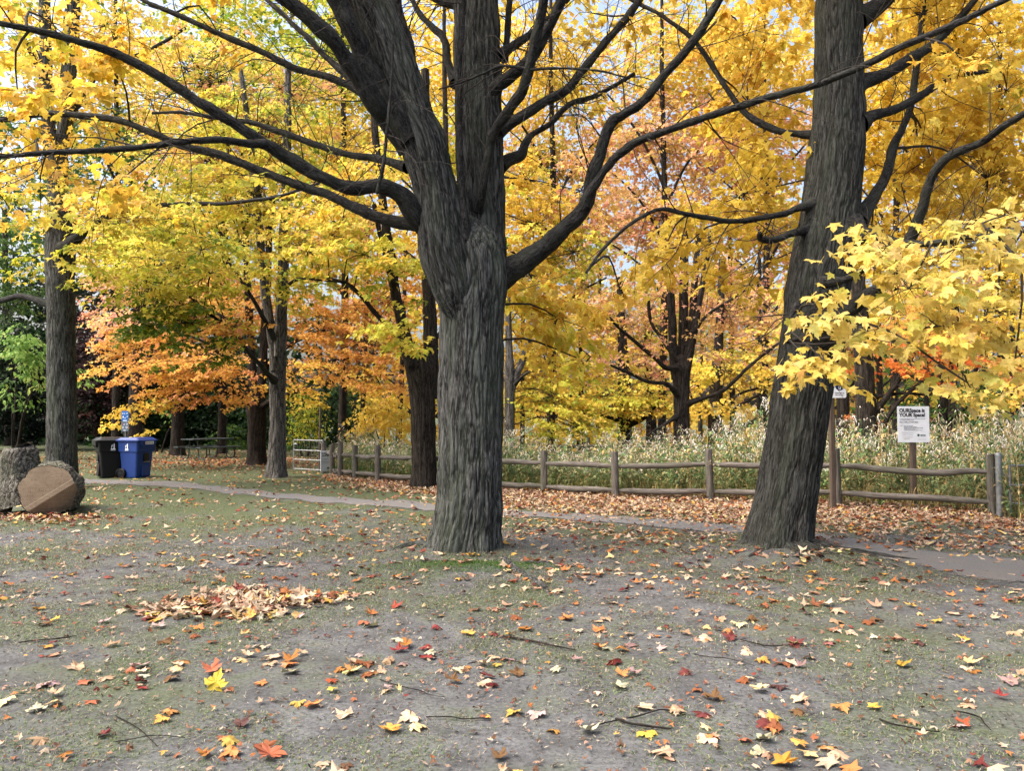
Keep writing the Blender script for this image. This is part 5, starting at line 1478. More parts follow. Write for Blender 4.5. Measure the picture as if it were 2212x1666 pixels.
# notice behind the fence
d = 13.35
c = P(1973, 917, d)
nb = thing('notice_board', 'white printed notice with a bold two-line heading on a brown post behind the fence', 'sign', (c[0], c[1], 0), math.radians(-3))
w, h = 66 / F * d * 1.01, 77 / F * d * 1.01
wood_solid('post', [[c[0] + 0.015, c[1] + 0.06, -0.1, 0.045], [c[0] + 0.012, c[1] + 0.06, 0.7, 0.045], [c[0] + 0.01, c[1] + 0.06, c[2] + 0.15, 0.045]], 16, 'post', nb, seed=91, square=True, amp=0.002)
nb.children[0].location = (0, 0, 0)
for ch in nb.children:
    ch.matrix_parent_inverse = Matrix.Identity(4)
    ch.matrix_basis = (Matrix.Translation(nb.location) @ Matrix.Rotation(math.radians(-3), 4, 'Z')).inverted()
bd = sheet('board', w, h, 0.004, 0.008, 'white', nb, (0, 0, c[2]))
y = -0.0062
L = -w / 2 + 0.035
text('heading', 'OURSpace is', 0.088, 'ink', bd, L - 0.005, h / 2 - 0.100, y, 0.0035, width=0.43)
text('heading', 'YOUR Space!', 0.088, 'ink', bd, L - 0.003, h / 2 - 0.178, y, 0.0035, width=0.44)
text('small_print', 'Welcome to the High Park Nature Centre habitat restoration', 0.017, 'grey_ink', bd, L, h / 2 - 0.222, y, 0.0002, width=0.43)
text('small_print', 'and ecological restoration project!', 0.017, 'grey_ink', bd, L, h / 2 - 0.243, y, 0.0002, width=0.24)
text('line_of_print', 'Stay a while and visit often!', 0.024, 'ink', bd, L, h / 2 - 0.282, y, 0.0006, width=0.31)
text('small_print', 'PLEASE:', 0.016, 'grey_ink', bd, L, h / 2 - 0.340, y, 0.0003, width=0.045)
for k, (t_, wd) in enumerate([('Enjoy High Park trails', 0.15), ('Respect all park visitors', 0.22), ('Respect the plants, their habitat and wildlife', 0.32), ('Go for a slow stroll', 0.19), ('Leave flowers and plants for others to enjoy', 0.31)]):
    text('small_print', t_, 0.017, 'grey_ink', bd, L + 0.068, h / 2 - 0.340 - 0.0195 * k, y, 0.0003, width=wd)
for z, x0, wd in ((-0.148, -0.2, 0.2), (-0.222, -0.19, 0.175)):
    rect('rule', x0 + wd / 2, z, wd, 0.003, y, 'grey_ink', bd)
text('small_print', 'Toronto  Foundation', 0.014, 'grey_ink', bd, -0.2, -0.185, y, 0.0, width=0.19)
text('small_print', 'in partnership', 0.013, 'grey_ink', bd, -0.17, -0.255, y, 0.0002, width=0.10)
text('small_print', 'High Park', 0.020, 'ink', bd, 0.112, -0.190, y, 0.0007, width=0.09)
text('small_print', 'Nature Centre', 0.016, 'ink', bd, 0.112, -0.208, y, 0.0005, width=0.09)
text('small_print', 'highparknature', 0.012, 'grey_ink', bd, 0.075, -0.262, y, 0.0001, width=0.13)
m = MB()
for ang, ln in ((20, 0.03), (75, 0.028), (130, 0.03), (185, 0.026), (240, 0.022), (300, 0.028)):
    a = math.radians(ang); dv = np.array([math.cos(a), 0, math.sin(a)]); sv = np.array([-math.sin(a), 0, math.cos(a)])
    cc = np.array([0.078, y, -0.19])
    pts = np.array([cc, cc + dv * ln * 0.5 + sv * 0.010, cc + dv * ln, cc + dv * ln * 0.5 - sv * 0.010])
    m.add(pts, [[0, 3, 2, 1]])
m.build('leaf_emblem', M['green_ink'], bd)

# pet sign on the tall post in front of the fence
d = 13.35
c = P(1800, 1090, d)
ps = thing('pet_sign', 'white pet notice with a dark round emblem on a tall wooden post at the fence', 'sign', (c[0], c[1], 0))
zt = P(1800, 838, d)[2]
wood_solid('post', [[c[0], c[1], 0.0, 0.046], [c[0] - 0.004, c[1], 1.0, 0.045], [c[0] - 0.006, c[1], zt + 0.1, 0.045]], 16, 'post', ps, seed=95, square=True, amp=0.002)
w, h = 36 / F * d, 44 / F * d
sb = sheet('board', w, h, 0.03, 0.006, 'white', ps, (P(1807, 838, d)[0] - c[0], -0.052, P(1807, 838, d)[2]))
y = -0.0048
m = MB(); ang = np.linspace(0, 2 * math.pi, 33)[:-1]
fr_ = np.eye(4); fr_[:3, :3] = np.array([[1, 0, 0], [0, 0, -1], [0, 1, 0]]); fr_[:3, 3] = (0.03, y, 0.03)
m.prism(np.c_[np.cos(ang) * 0.078, np.sin(ang) * 0.078], 0, 0.001, fr_); m.build('emblem', M['navy'], sb)
m = MB()
m.box((0.03, y - 0.002, -0.022), (0.034, 0.001, 0.010)); m.box((0.0165, y - 0.002, 0.0), (0.008, 0.001, 0.034)); m.box((0.0435, y - 0.002, 0.0), (0.008, 0.001, 0.034)); m.box((0.05, y - 0.002, 0.046), (0.03, 0.001, 0.010), rotz(0)); m.box((0.012, y - 0.002, 0.052), (0.022, 0.001, 0.012))
m.build('bag_symbol', M['white'], sb)
text('lettering', 'Please pick up', 0.026, 'ink', sb, -0.048, -0.098, y, 0.0006, width=0.155)
text('lettering', 'after your pet.', 0.026, 'ink', sb, -0.048, -0.130, y, 0.0006, width=0.145)
rect('rule', 0.05, 0.105, 0.10, 0.002, y, 'grey_ink', sb)

# angled notice on the far gate post
d = 21.45
c = P(704, 996, d)
an = thing('notice_board', 'narrow-looking white notice turned sideways on the far gate post', 'sign', (c[0], c[1], 0), math.radians(62))
bd2 = sheet('board', 0.44, 0.56, 0.004, 0.01, 'white', an, (0, 0, c[2]))
text('heading', 'OURSpace is', 0.06, 'ink', bd2, -0.19, 0.19, -0.007, 0.002, width=0.38)
text('heading', 'YOUR Space!', 0.06, 'ink', bd2, -0.19, 0.125, -0.007, 0.002, width=0.38)
for k in range(4):
    text('small_print', ['Stay a while and visit often!', 'Respect all park visitors', 'Respect the plants, habitat and wildlife', 'Leave flowers for others to enjoy'][k], 0.02, 'grey_ink', bd2, -0.19, 0.05 - 0.04 * k, -0.007, 0.0006, width=[.3, .22, .33, .28][k])
rect('emblem', 0.1, -0.2, 0.12, 0.05, -0.006, 'green_ink', bd2)

# icon sign on a pole behind the bins
d = 20.9
c = P(268, 1030, d)
ic = thing('disposal_sign', 'narrow blue and grey icon sign on a metal pole rising behind the bins', 'sign', (c[0], c[1], 0))
zt, zb = P(268, 888, d)[2], P(268, 932, d)[2]
m = MB(); m.box((0, 0.02, zt / 2), (0.05, 0.012, zt)); m.box((0.02, 0.008, zt / 2), (0.008, 0.03, zt)); m.box((-0.02, 0.008, zt / 2), (0.008, 0.03, zt)); m.build('pole', M['galv'], ic)
w = 15.5 / F * d; hh = (zt - zb)
up = sheet('panel', w, hh * 0.52, 0.008, 0.005, 'sign_blue', ic, (0, -0.012, zt - hh * 0.26)); lo = sheet('panel', w, hh * 0.47, 0.008, 0.005, 'sign_grey', ic, (0, -0.012, zb + hh * 0.235))
def icon(par, x, z, s, kind, mat):
    m = MB(); a = np.linspace(0, 2 * math.pi, 13)[:-1]
    if kind == 'ring':
        for k in range(12):
            t0, t1 = a[k], a[k] + math.pi / 6
            if k in (2, 6, 10): continue
            m.add([[x + s * math.cos(t0), -0.005, z + s * math.sin(t0)], [x + s * math.cos(t1), -0.005, z + s * math.sin(t1)], [x + s * .55 * math.cos(t1), -0.005, z + s * .55 * math.sin(t1)], [x + s * .55 * math.cos(t0), -0.005, z + s * .55 * math.sin(t0)]], [[0, 1, 2, 3]])
    elif kind == 'bottle':
        m.box((x, -0.005, z - s * .2), (s * .9, 0.001, s * 1.4)); m.box((x, -0.005, z + s * .75), (s * .4, 0.001, s * .5))
    elif kind == 'bar':
        m.box((x, -0.005, z), (s * 2.2, 0.001, s * .55))
    elif kind == 'can':
        m.box((x, -0.005, z), (s * 1.5, 0.001, s * .8), rotz(0)); m.box((x + s * .6, -0.005, z + s * .6), (s * .6, 0.001, s * .5))
    m.build('symbol', M[mat], par)
icon(up, -0.06, 0.075, 0.022, 'bottle', 'white'); icon(up, -0.015, 0.07, 0.02, 'can', 'white'); icon(up, 0.05, 0.075, 0.024, 'can', 'white'); icon(up, -0.05, -0.02, 0.03, 'bottle', 'white'); icon(up, 0.06, -0.01, 0.022, 'can', 'white'); icon(up, 0.0, -0.055, 0.02, 'can', 'white'); icon(up, 0, -0.12, 0.045, 'bar', 'white')
icon(lo, -0.05, 0.07, 0.022, 'can', 'red_ink'); icon(lo, -0.02, 0.05, 0.02, 'can', 'white'); icon(lo, 0.06, 0.065, 0.024, 'ring', 'white'); icon(lo, -0.05, -0.025, 0.028, 'ring', 'white'); icon(lo, 0.05, -0.025, 0.030, 'ring', 'white'); icon(lo, 0.0, -0.105, 0.03, 'bar', 'white')

# ------------------------------------------------------------------ bins
def rr(w, dd, z, rad=0.05, n=3, cx=0, cy=0):
    o = []
    for sx, sy, a0 in ((1, -1, -90), (1, 1, 0), (-1, 1, 90), (-1, -1, 180)):
        for k in range(n + 1):
            a = math.radians(a0 + 90 * k / n); o.append((cx + sx * (w / 2 - rad) + rad * math.cos(a), cy + sy * (dd / 2 - rad) + rad * math.sin(a), z))
    return np.array(o)


def bin_(name, label, px, py, d, rz, body, lid, front_sticker):
    c = P(px, py, d)
    b = thing(name, label, 'bin', (c[0], c[1], ground_z(c[0], c[1])[0]), rz, 'wheeled bins by the path')
    W, Dp, H = 0.60, 0.66, 1.0
    m = MB()
    m.loft([rr(W * .80, Dp * .74, 0.015), rr(W * .82, Dp * .76, 0.05), rr(W * .92, Dp * .9, 0.66), rr(W * .92, Dp * .9, 0.67), rr(W * 1.0, Dp * 1.0, 0.685), rr(W * 1.03, Dp * 1.04, 0.92), rr(W * 1.05, Dp * 1.06, 0.93), rr(W * 1.05, Dp * 1.06, 0.96)])
    m.build('body', M[body], b)
    m = MB()
    m.loft([rr(W * 1.14, Dp * 1.18, 0.955), rr(W * 1.16, Dp * 1.20, 0.965), rr(W * 1.16, Dp * 1.20, 0.985), rr(W * 1.06, Dp * 1.1, 1.0), rr(W * .9, Dp * .92, 1.045), rr(W * .84, Dp * .86, 1.052)])
    li = m.build('lid', M[lid], b)
    # front pull with sloped underside
    m = MB()
    f0 = -Dp * 0.53
    m.add([[-.25, f0 - 0.06, 0.958], [.25, f0 - 0.06, 0.958], [.25, f0 - 0.055, 0.90], [.16, f0 - 0.03, 0.80], [-.16, f0 - 0.03, 0.80], [-.25, f0 - 0.055, 0.90],
           [-.25, f0 + 0.03, 0.958], [.25, f0 + 0.03, 0.958], [.25, f0 + 0.03, 0.90], [.16, f0 + 0.03, 0.80], [-.16, f0 + 0.03, 0.80], [-.25, f0 + 0.03, 0.90]],
          [[0, 5, 2, 1], [5, 4, 3, 2], [0, 1, 7, 6], [1, 2, 8, 7], [2, 3, 9, 8], [3, 4, 10, 9], [4, 5, 11, 10], [5, 0, 6, 11]])
    m.build('lid_pull', M[lid], li)
    m = MB()
    for k in range(5): m.box((-0.12 + 0.06 * k, f0 - 0.043, 0.835), (0.012, 0.012, 0.05), rotx(-0.25))
    m.build('pull_ribs', M[lid], li)
    # lift pocket as a raised block, recess shade put into its black, and bar
    m = MB(); m.box((0.03, -Dp * .455, 0.52), (0.17, 0.03, 0.24), rotx(-0.06)); m.build('lift_pocket', M['black'], b)
    m = MB(); m.tube([[-0.07, -Dp * .475, 0.42], [0.13, -Dp * .475, 0.42]], 0.012, 8); m.build('lift_bar', M['galv'], b, True)
    m = MB(); m.box((0.03, -Dp * .425, 0.22), (0.26, 0.05, 0.34), rotx(-0.09), 1.0); m.build('front_panel', M[body], b, bevel=0.012)
    # wheels on an axle at the back
    for s in (-1, 1):
        wx = s * W * 0.46
        m = MB(); m.tube([[wx - 0.03, Dp * .30, 0.125], [wx - 0.025, Dp * .30, 0.125], [wx + 0.025, Dp * .30, 0.125], [wx + 0.03, Dp * .30, 0.125]], [0.105, 0.125, 0.125, 0.105], 22)
        wh = m.build('wheel', M['black'], b, True)
        m = MB()
        for k in range(6):
            a = k * math.pi / 3
            m.tube([[wx + s * 0.034, Dp * .30, 0.125], [wx + s * 0.034, Dp * .30 + 0.085 * math.cos(a), 0.125 + 0.085 * math.sin(a)]], 0.011, 5)
        m.tube([[wx + s * 0.028, Dp * .30, 0.125], [wx + s * 0.045, Dp * .30, 0.125]], 0.024, 10)
        m.build('spokes', M['blacklid'], wh)
    m = MB(); m.tube([[-W * .42, Dp * .30, 0.125], [W * .42, Dp * .30, 0.125]], 0.012, 8); m.build('axle', M['galv'], b, True)
    m = MB(); m.tube([[-0.2, Dp * .52, 0.90], [-0.2, Dp * .62, 0.92], [0.2, Dp * .62, 0.92], [0.2, Dp * .52, 0.90]], 0.014, 7); m.build('handle', M[lid], b, True)
    # emblem on the side: twin curved towers over a line
    m = MB(); xs = -W * 0.515 - 0.010
    def fl(pts):
        pts = np.array([[xs, y_, z_] for y_, z_ in pts]); m.add(pts, [list(range(len(pts)))])
    fl([(0.045, 0.745), (0.045, 0.84), (0.02, 0.87), (0.012, 0.87), (0.012, 0.745)][:4]); fl([(-0.005, 0.745), (-0.005, 0.885), (-0.03, 0.90), (-0.035, 0.745)]); fl([(0.06, 0.735), (0.05, 0.765), (-0.045, 0.765), (-0.055, 0.735)]); fl([(0.06, 0.715), (0.06, 0.722), (-0.055, 0.722), (-0.055, 0.715)])
    o = m.build('emblem', M['white'], b)
    o2 = o.copy(); COL.objects.link(o2); o2.parent = b; o2.rotation_euler = (0, 0, math.pi)
    if front_sticker:
        fy = f0 - 0.0635
        st = sheet('sticker', 0.27, 0.075, 0.004, 0.002, 'white', b, (0.02, fy, 0.915))
        text('lettering', 'NO', 0.06, 'red_ink', st, -0.125, -0.021, -0.003, 0.002, width=0.085)
        m = MB()
        for k, x_ in enumerate((-0.01, 0.04, 0.09)):
            m.box((x_, -0.003, 0.006), (0.03, 0.001, 0.022)); m.box((x_, -0.003, -0.012), (0.016, 0.001, 0.018), rotz(0))
        m.build('symbol', M['green_ink'], st)
    return b


bin_('wheeled_bin', 'blue wheeled recycling bin with a white NO sticker under its lid', 294, 1032, 20.25, math.radians(70), 'blue', 'blue', True)
bin_('wheeled_bin', 'black wheeled rubbish bin standing against the blue bin', 238, 1031, 20.3, math.radians(-52), 'black', 'blacklid', False)

# ------------------------------------------------------------------ picnic table
c = P(449, 990, 29.4)
pt = thing('picnic_table', 'dark green picnic table with bent pipe legs under the orange maple', 'table', (c[0], c[1], ground_z(c[0], c[1])[0]), math.radians(58))
for k in range(5):
    m = MB(); m.box((0, -0.30 + 0.15 * k, 0.745), (1.83, 0.138, 0.038)); m.build('plank', M['table_top'], pt, bevel=0.004)
for s in (-1, 1):
    for k in range(2):
        m = MB(); m.box((0, s * (0.66 + 0.14 * k - 0.07), 0.445), (1.83, 0.13, 0.038)); m.build('seat_plank', M['table_top'], pt, bevel=0.004)
for sx in (-0.62, 0.62):
    for s in (-1, 1):
        pts = spline(np.array([[sx, s * 0.22, 0.72, 0], [sx, s * 0.27, 0.40, 0], [sx, s * 0.30, 0.12, 0], [sx, s * 0.38, 0.035, 0], [sx, s * 0.62, 0.03, 0], [sx, s * 0.74, 0.10, 0], [sx, s * 0.76, 0.30, 0], [sx, s * 0.76, 0.425, 0]]), 0.05)[:, :3]
        m = MB(); m.tube(pts, 0.024, 8); m.build('leg', M['table'], pt, True)
    m = MB(); m.tube([[sx, -0.70, 0.42], [sx, 0.70, 0.42]], 0.02, 8); m.build('cross_pipe', M['table'], pt, True)
    m = MB(); m.tube([[sx, 0, 0.43], [sx * 0.2, 0, 0.72]], 0.018, 8); m.build('brace', M['table'], pt, True)
    m = MB(); m.box((sx, 0, 0.715), (0.05, 0.66, 0.03)); m.build('top_batten', M['table'], pt)


# ------------------------------------------------------------------ the cut log
def log():
    c = P(82, 1112, 12.75)
    lg = thing('cut_log', 'forked section of felled trunk lying on the grass, its sawn face pale brown', 'log', (c[0], c[1], 0))
    zc = 0.42
    ctr = np.array([P(95, 1066, 12.3)[0], 12.42, zc])
    n_face = np.array([0.30, -0.94, 0.10]); n_face /= np.linalg.norm(n_face)
    back = ctr - n_face * 0.75 + np.array([-0.12, 0, 0.0])
    far = ctr - n_face * 1.35 + np.array([-0.30, 0.05, 0.04])
    v, f, co, rd, path = bark_tube(np.array([[*ctr, 0.405], [*(ctr - n_face * 0.3), 0.43], [*back, 0.47], [*far, 0.40]]), 0.02, 150, 0.022, 0.06, stretch=0.5, lump=0.10, seed=5.2)
    link('trunk', mesh_arrays('trunk', v, f, M['log_bark'], True, None, co, rd), lg, world=True)
    # the sawn face: two planes meeting in a slanting ridge
    seg = 150
    rim = v[:seg]
    ex = np.cross([0, 0, 1], n_face); ex /= np.linalg.norm(ex); ez = np.cross(n_face, ex)
    a2 = np.c_[(rim - ctr) @ ex, (rim - ctr) @ ez]
    V, Fq, n0 = [], [], 0
    rings = np.linspace(1, 0.02, 24)
    s45 = np.array([-0.56, 0.83])                       # distance to the ridge line
    for q in rings:
        p2 = a2 * q * 0.985
        dist = p2 @ s45 + 0.13
        lift = np.where(dist > 0, -0.06 * dist, 0.75 * dist) + 0.05
        V.append(ctr + p2[:, :1] * ex + p2[:, 1:] * ez + n_face * lift[:, None])
    V = np.vstack(V)
    q = grid_quads(len(rings), seg)
    V = np.vstack([V, V[-seg:].mean(0)])
    o_ = (len(rings) - 1) * seg; k = np.arange(seg)
    rr_ = np.r_[np.repeat(rings, seg), 0]
    uv = np.c_[(V - ctr) @ ex, (V - ctr) @ ez, (V - ctr) @ n_face]
    link('sawn_face', mesh_arrays('sawn_face', V, [q, np.c_[o_ + k, o_ + (k + 1) % seg, np.full(seg, len(V) - 1)]], M['sawn'], False, None, uv), lg, world=True)
    # bark rim bridging tube and face
    rim2 = V[:seg] + (V[:seg] - ctr) * 0.02
    link('bark_edge', mesh_arrays('bark_edge', np.vstack([rim, rim2]), [grid_quads(2, seg)], M['log_bark'], True, None, np.vstack([co[:seg], co[:seg]]), np.r_[rd[:seg], rd[:seg]]), lg, world=True)
    # the second limb of the fork, standing up behind on the left
    b0 = P(62, 1085, 12.75); b1 = P(48, 1035, 12.72); b2 = P(42, 995, 12.7); b3 = P(42, 970, 12.7)
    w2 = np.array([[*b0, 0.42], [*b1, 0.335], [*b2, 0.27], [*b3, 0.225], [*(b3 + [0.0, 0, 0.02]), 0.19]])
    v2, f2, co2, rd2, p2 = bark_tube(w2, 0.02, 110, 0.02, 0.06, stretch=0.5, lump=0.09, seed=8.1, cap_end=True)
    link('side_limb', mesh_arrays('side_limb', v2, f2, M['log_bark'], True, None, co2, rd2), lg, world=True)
    w3 = np.array([[*P(18, 1100, 12.7), 0.16], [*P(0, 1098, 12.6), 0.15], [*P(-12, 1102, 12.5), 0.10]])
    v3, f3, co3, rd3, _ = bark_tube(w3, 0.03, 40, 0.012, 0.06, stretch=0.4, seed=9.4, cap_end=True)
    link('broken_stub', mesh_arrays('broken_stub', v3, f3, M['log_bark'], True, None, co3, rd3), lg, world=True)


M['log_bark'] = bark_mat('log_bark', (0.040, 0.036, 0.030), (0.19, 0.185, 0.165), (0.10, 0.115, 0.075), 0.8)
def sawn_mat():
    m, nt, out = mat_new('sawn_wood')
    at = N(nt, 'ShaderNodeAttribute', attribute_name='buv')
    mp = N(nt, 'ShaderNodeMapping'); mp.inputs['Rotation'].default_value = (0, 0, math.radians(34)); mp.inputs['Scale'].default_value = (2, 30, 2)
    nt.links.new(at.outputs['Vector'], mp.inputs['Vector'])
    n1 = tex_noise(nt, mp.outputs[0], 1.0, 4, 0.6)
    n2 = tex_noise(nt, at.outputs['Vector'], 3.0, 4, 0.6)
    ln = N(nt, 'ShaderNodeVectorMath', operation='LENGTH'); nt.links.new(at.outputs['Vector'], ln.inputs[0])
    sn = N(nt, 'ShaderNodeMath', operation='SINE'); ml = N(nt, 'ShaderNodeMath', operation='MULTIPLY'); ml.inputs[1].default_value = 260
    nt.links.new(ln.outputs['Value'], ml.inputs[0]); nt.links.new(ml.outputs[0], sn.inputs[0])
    c = mixc(nt, ramp(nt, n2, 0.3, 0.7), (0.165, 0.128, 0.092), (0.265, 0.212, 0.155))
    c = mixc(nt, ramp(nt, n1, 0.35, 0.75), c, mixc(nt, 1.0, c, (0.72, 0.68, 0.62), 'MULTIPLY'))
    c = mixc(nt, ramp(nt, sn.outputs[0], 0.4, 1.6), c, (0.10, 0.07, 0.045))
    dt = N(nt, 'ShaderNodeVectorMath', operation='DOT_PRODUCT'); nt.links.new(at.outputs['Vector'], dt.inputs[0]); dt.inputs[1].default_value = (-0.56, 0.83, 0)
    sb = N(nt, 'ShaderNodeMath', operation='ADD'); nt.links.new(dt.outputs['Value'], sb.inputs[0]); sb.inputs[1].default_value = 0.055
    ab = N(nt, 'ShaderNodeMath', operation='ABSOLUTE'); nt.links.new(sb.outputs[0], ab.inputs[0])
    c = mixc(nt, ramp(nt, ab.outputs[0], 0.006, 0.001), c, (0.34, 0.29, 0.225))     # pale saw mark
    n4 = tex_noise(nt, at.outputs['Vector'], 22, 5, 0.7)
    c = mixc(nt, ramp(nt, n4, 0.5, 0.72), c, mixc(nt, 1.0, c, (0.6, 0.57, 0.55), 'MULTIPLY'))
    p = N(nt, 'ShaderNodeBsdfPrincipled'); p.inputs['Roughness'].default_value = 0.8; p.inputs['Specular IOR Level'].default_value = 0.2
    nt.links.new(c, p.inputs['Base Color']); nt.links.new(bump(nt, n1, 0.4, 0.004), p.inputs['Normal']); nt.links.new(p.outputs[0], out.inputs[0])
    return m
M['sawn'] = sawn_mat()
log()
# ------------------------------------------------------------------ grass, litter, fallen leaves
def in_view(x, y, margin=0.06):
    return np.abs(x) < y * (1106 / F + margin) + 0.15


def grass():
    r = np.random.default_rng(21)
    X, Y, L, B, C = [], [], [], [], []
    def scatter(n, y0, y1, thr, Lr, cols, clump=1.3):
        y = np.sqrt(r.uniform(y0 ** 2, y1 ** 2, n * 3)); x = r.uniform(-0.74, 0.74, n * 3) * y
        g = noise2(x, y, clump, 8) + 0.45 * noise2(x, y, clump * 4, 3)
        k = (g > thr + r.normal(0, 0.12, len(x))) & ~on_path(x, y)
        x, y = x[k][:n], y[k][:n]
        X.append(x); Y.append(y); L.append(r.uniform(*Lr, len(x))); B.append(r.uniform(0.55, 1.05, len(x)))
        cc = np.array([srgb(*c) for c in cols]); C.append(cc[r.integers(0, len(cc), len(x))] * r.uniform(0.7, 1.2, (len(x), 1)))
    gr_ = [(80, 102, 58), (94, 114, 66), (66, 90, 52), (108, 120, 78), (126, 126, 94)]
    st_ = [(140, 134, 112), (122, 114, 94), (154, 148, 130), (98, 90, 74)]
    scatter(24000, 3.2, 7.5, 0.08, (0.014, 0.04), gr_)
    scatter(6000, 3.2, 7.5, 0.05, (0.02, 0.05), st_)
    scatter(26000, 7, 14, 0.02, (0.03, 0.065), gr_)
    scatter(8000, 7, 14, 0.0, (0.04, 0.09), st_)
    scatter(26000, 13, 34, -0.25, (0.05, 0.11), gr_, 0.5)
    # green moss and tufts at the foot of the great maple
    n = 4500; x = T1[0] + 0.15 + r.normal(0, 0.45, n); y = T1[1] - 0.72 - np.abs(r.normal(0, 0.22, n))
    X.append(x); Y.append(y); L.append(r.uniform(0.02, 0.045, n)); B.append(r.uniform(0.2, 0.9, n)); C.append(np.array(srgb(70, 104, 40)) * r.uniform(0.7, 1.2, (n, 1)))
    x, y = np.concatenate(X), np.concatenate(Y)
    n = len(x)
    V, T, _ = blade_arrays(x, y, np.concatenate(L), r.uniform(0, 6.28, n), np.concatenate(B), 0.0022, r)
    s = np.repeat(np.clip(y / 7, 1, 3), 5)
    o = link('grass', mesh_arrays('grass', V, T, M['blade'], False, np.repeat(np.clip(np.vstack(C), 0, .95), 5, 0)))
    tag(o, 'short thin grass growing in patches over the trodden soil', 'grass', kind='stuff')
    # matted fibres: last year's grass lying flat
    n = 120000
    y = np.sqrt(r.uniform(3.2 ** 2, 9.5 ** 2, n)); x = r.uniform(-0.72, 0.72, n) * y
    g = noise2(x, y, 1.3, 8) + 0.45 * noise2(x, y, 5.2, 3)
    k = g > r.normal(-0.02, 0.16, n)
    x, y, g = x[k], y[k], g[k]; n = len(x)
    z = ground_z(x, y) + 0.008
    a = r.uniform(0, 6.28, n); l = r.uniform(0.012, 0.04, n) * np.clip(y / 5, 0.9, 1.6); w = r.uniform(0.0008, 0.0018, n) * np.clip(y / 5, 0.9, 1.8)
    d = np.c_[np.cos(a) * l, np.sin(a) * l, r.uniform(-0.1, 0.45, n) * l]; s = np.c_[-np.sin(a) * w, np.cos(a) * w, np.zeros(n)]
    p = np.c_[x, y, z]
    V = np.stack([p - d * 0.6 - s, p - d * 0.6 + s, p + d], 1).reshape(-1, 3)
    V[:, 2] = np.maximum(V[:, 2], np.repeat(z - 0.004, 3))
    T = np.arange(3 * n).reshape(-1, 3)
    cg = np.array([srgb(*c) for c in [(84, 104, 60), (100, 116, 70), (70, 90, 54), (120, 126, 88)]]); cs = np.array([srgb(*c) for c in [(134, 130, 114), (110, 104, 90), (80, 74, 64), (58, 52, 46), (150, 145, 132)]])
    col = np.where((r.uniform(size=n) < np.clip(0.35 + 1.3 * g, 0.1, 0.8))[:, None], cg[r.integers(0, 4, n)], cs[r.integers(0, 5, n)]) * r.uniform(0.75, 1.15, (n, 1))
    o = link('grass_mat', mesh_arrays('grass_mat', V, T, M['blade'], True, np.repeat(np.clip(col, 0, .95), 3, 0)))
    tag(o, 'matted thin blades and straw lying flat on the near soil', 'grass', kind='stuff')
    # dry crumbs: bits of leaf, bark and seed
    n = 34000
    y = np.sqrt(r.uniform(3.2 ** 2, 11 ** 2, n)); x = r.uniform(-0.72, 0.72, n) * y
    z = ground_z(x, y) + 0.006
    a = r.uniform(0, 6.28, n); l = r.uniform(0.004, 0.015, n); w = l * r.uniform(0.15, 0.5, n)
    d = np.c_[np.cos(a), np.sin(a), r.normal(0, 0.35, n)]; s = np.c_[-np.sin(a), np.cos(a), r.normal(0, 0.4, n)]
    p = np.c_[x, y, z + 0.004]
    V = np.stack([p - d * l[:, None], p + s * w[:, None], p + d * l[:, None], p - s * w[:, None]], 1).reshape(-1, 3)
    b = np.arange(n)[:, None] * 4
    T = np.concatenate([b + [[0, 1, 2]], b + [[0, 2, 3]]])
    cc = np.array([srgb(*c) for c in [(60, 48, 40), (84, 70, 58), (120, 102, 82), (126, 114, 100), (150, 140, 126), (92, 66, 50), (44, 40, 38)]])
    o = link('ground_litter', mesh_arrays('ground_litter', V, T, M['blade'], False, np.repeat(cc[r.integers(0, len(cc), n)] * r.uniform(0.8, 1.15, (n, 1)), 4, 0)))
    tag(o, 'crumbs of bark, seed and broken leaf scattered on the soil', 'litter', kind='stuff')


grass()

DEAD = {
    'tan': (200, 176, 152), 'pale tan': (208, 192, 170), 'pale yellow': (224, 208, 152), 'golden': (216, 172, 88), 'orange': (196, 128, 78), 'rust': (150, 96, 68), 'crimson': (112, 50, 50), 'red': (146, 70, 58), 'pinkish brown': (180, 144, 124), 'brown': (116, 86, 68),
}
DN = list(DEAD)
DC = np.array([srgb(*c) for c in DEAD.values()])
W_OPEN = np.array([0.21, 0.15, 0.07, 0.09, 0.12, 0.09, 0.06, 0.06, 0.09, 0.06])
W_DRIFT = np.array([0.28, 0.20, 0.04, 0.05, 0.08, 0.10, 0.01, 0.02, 0.15, 0.07])


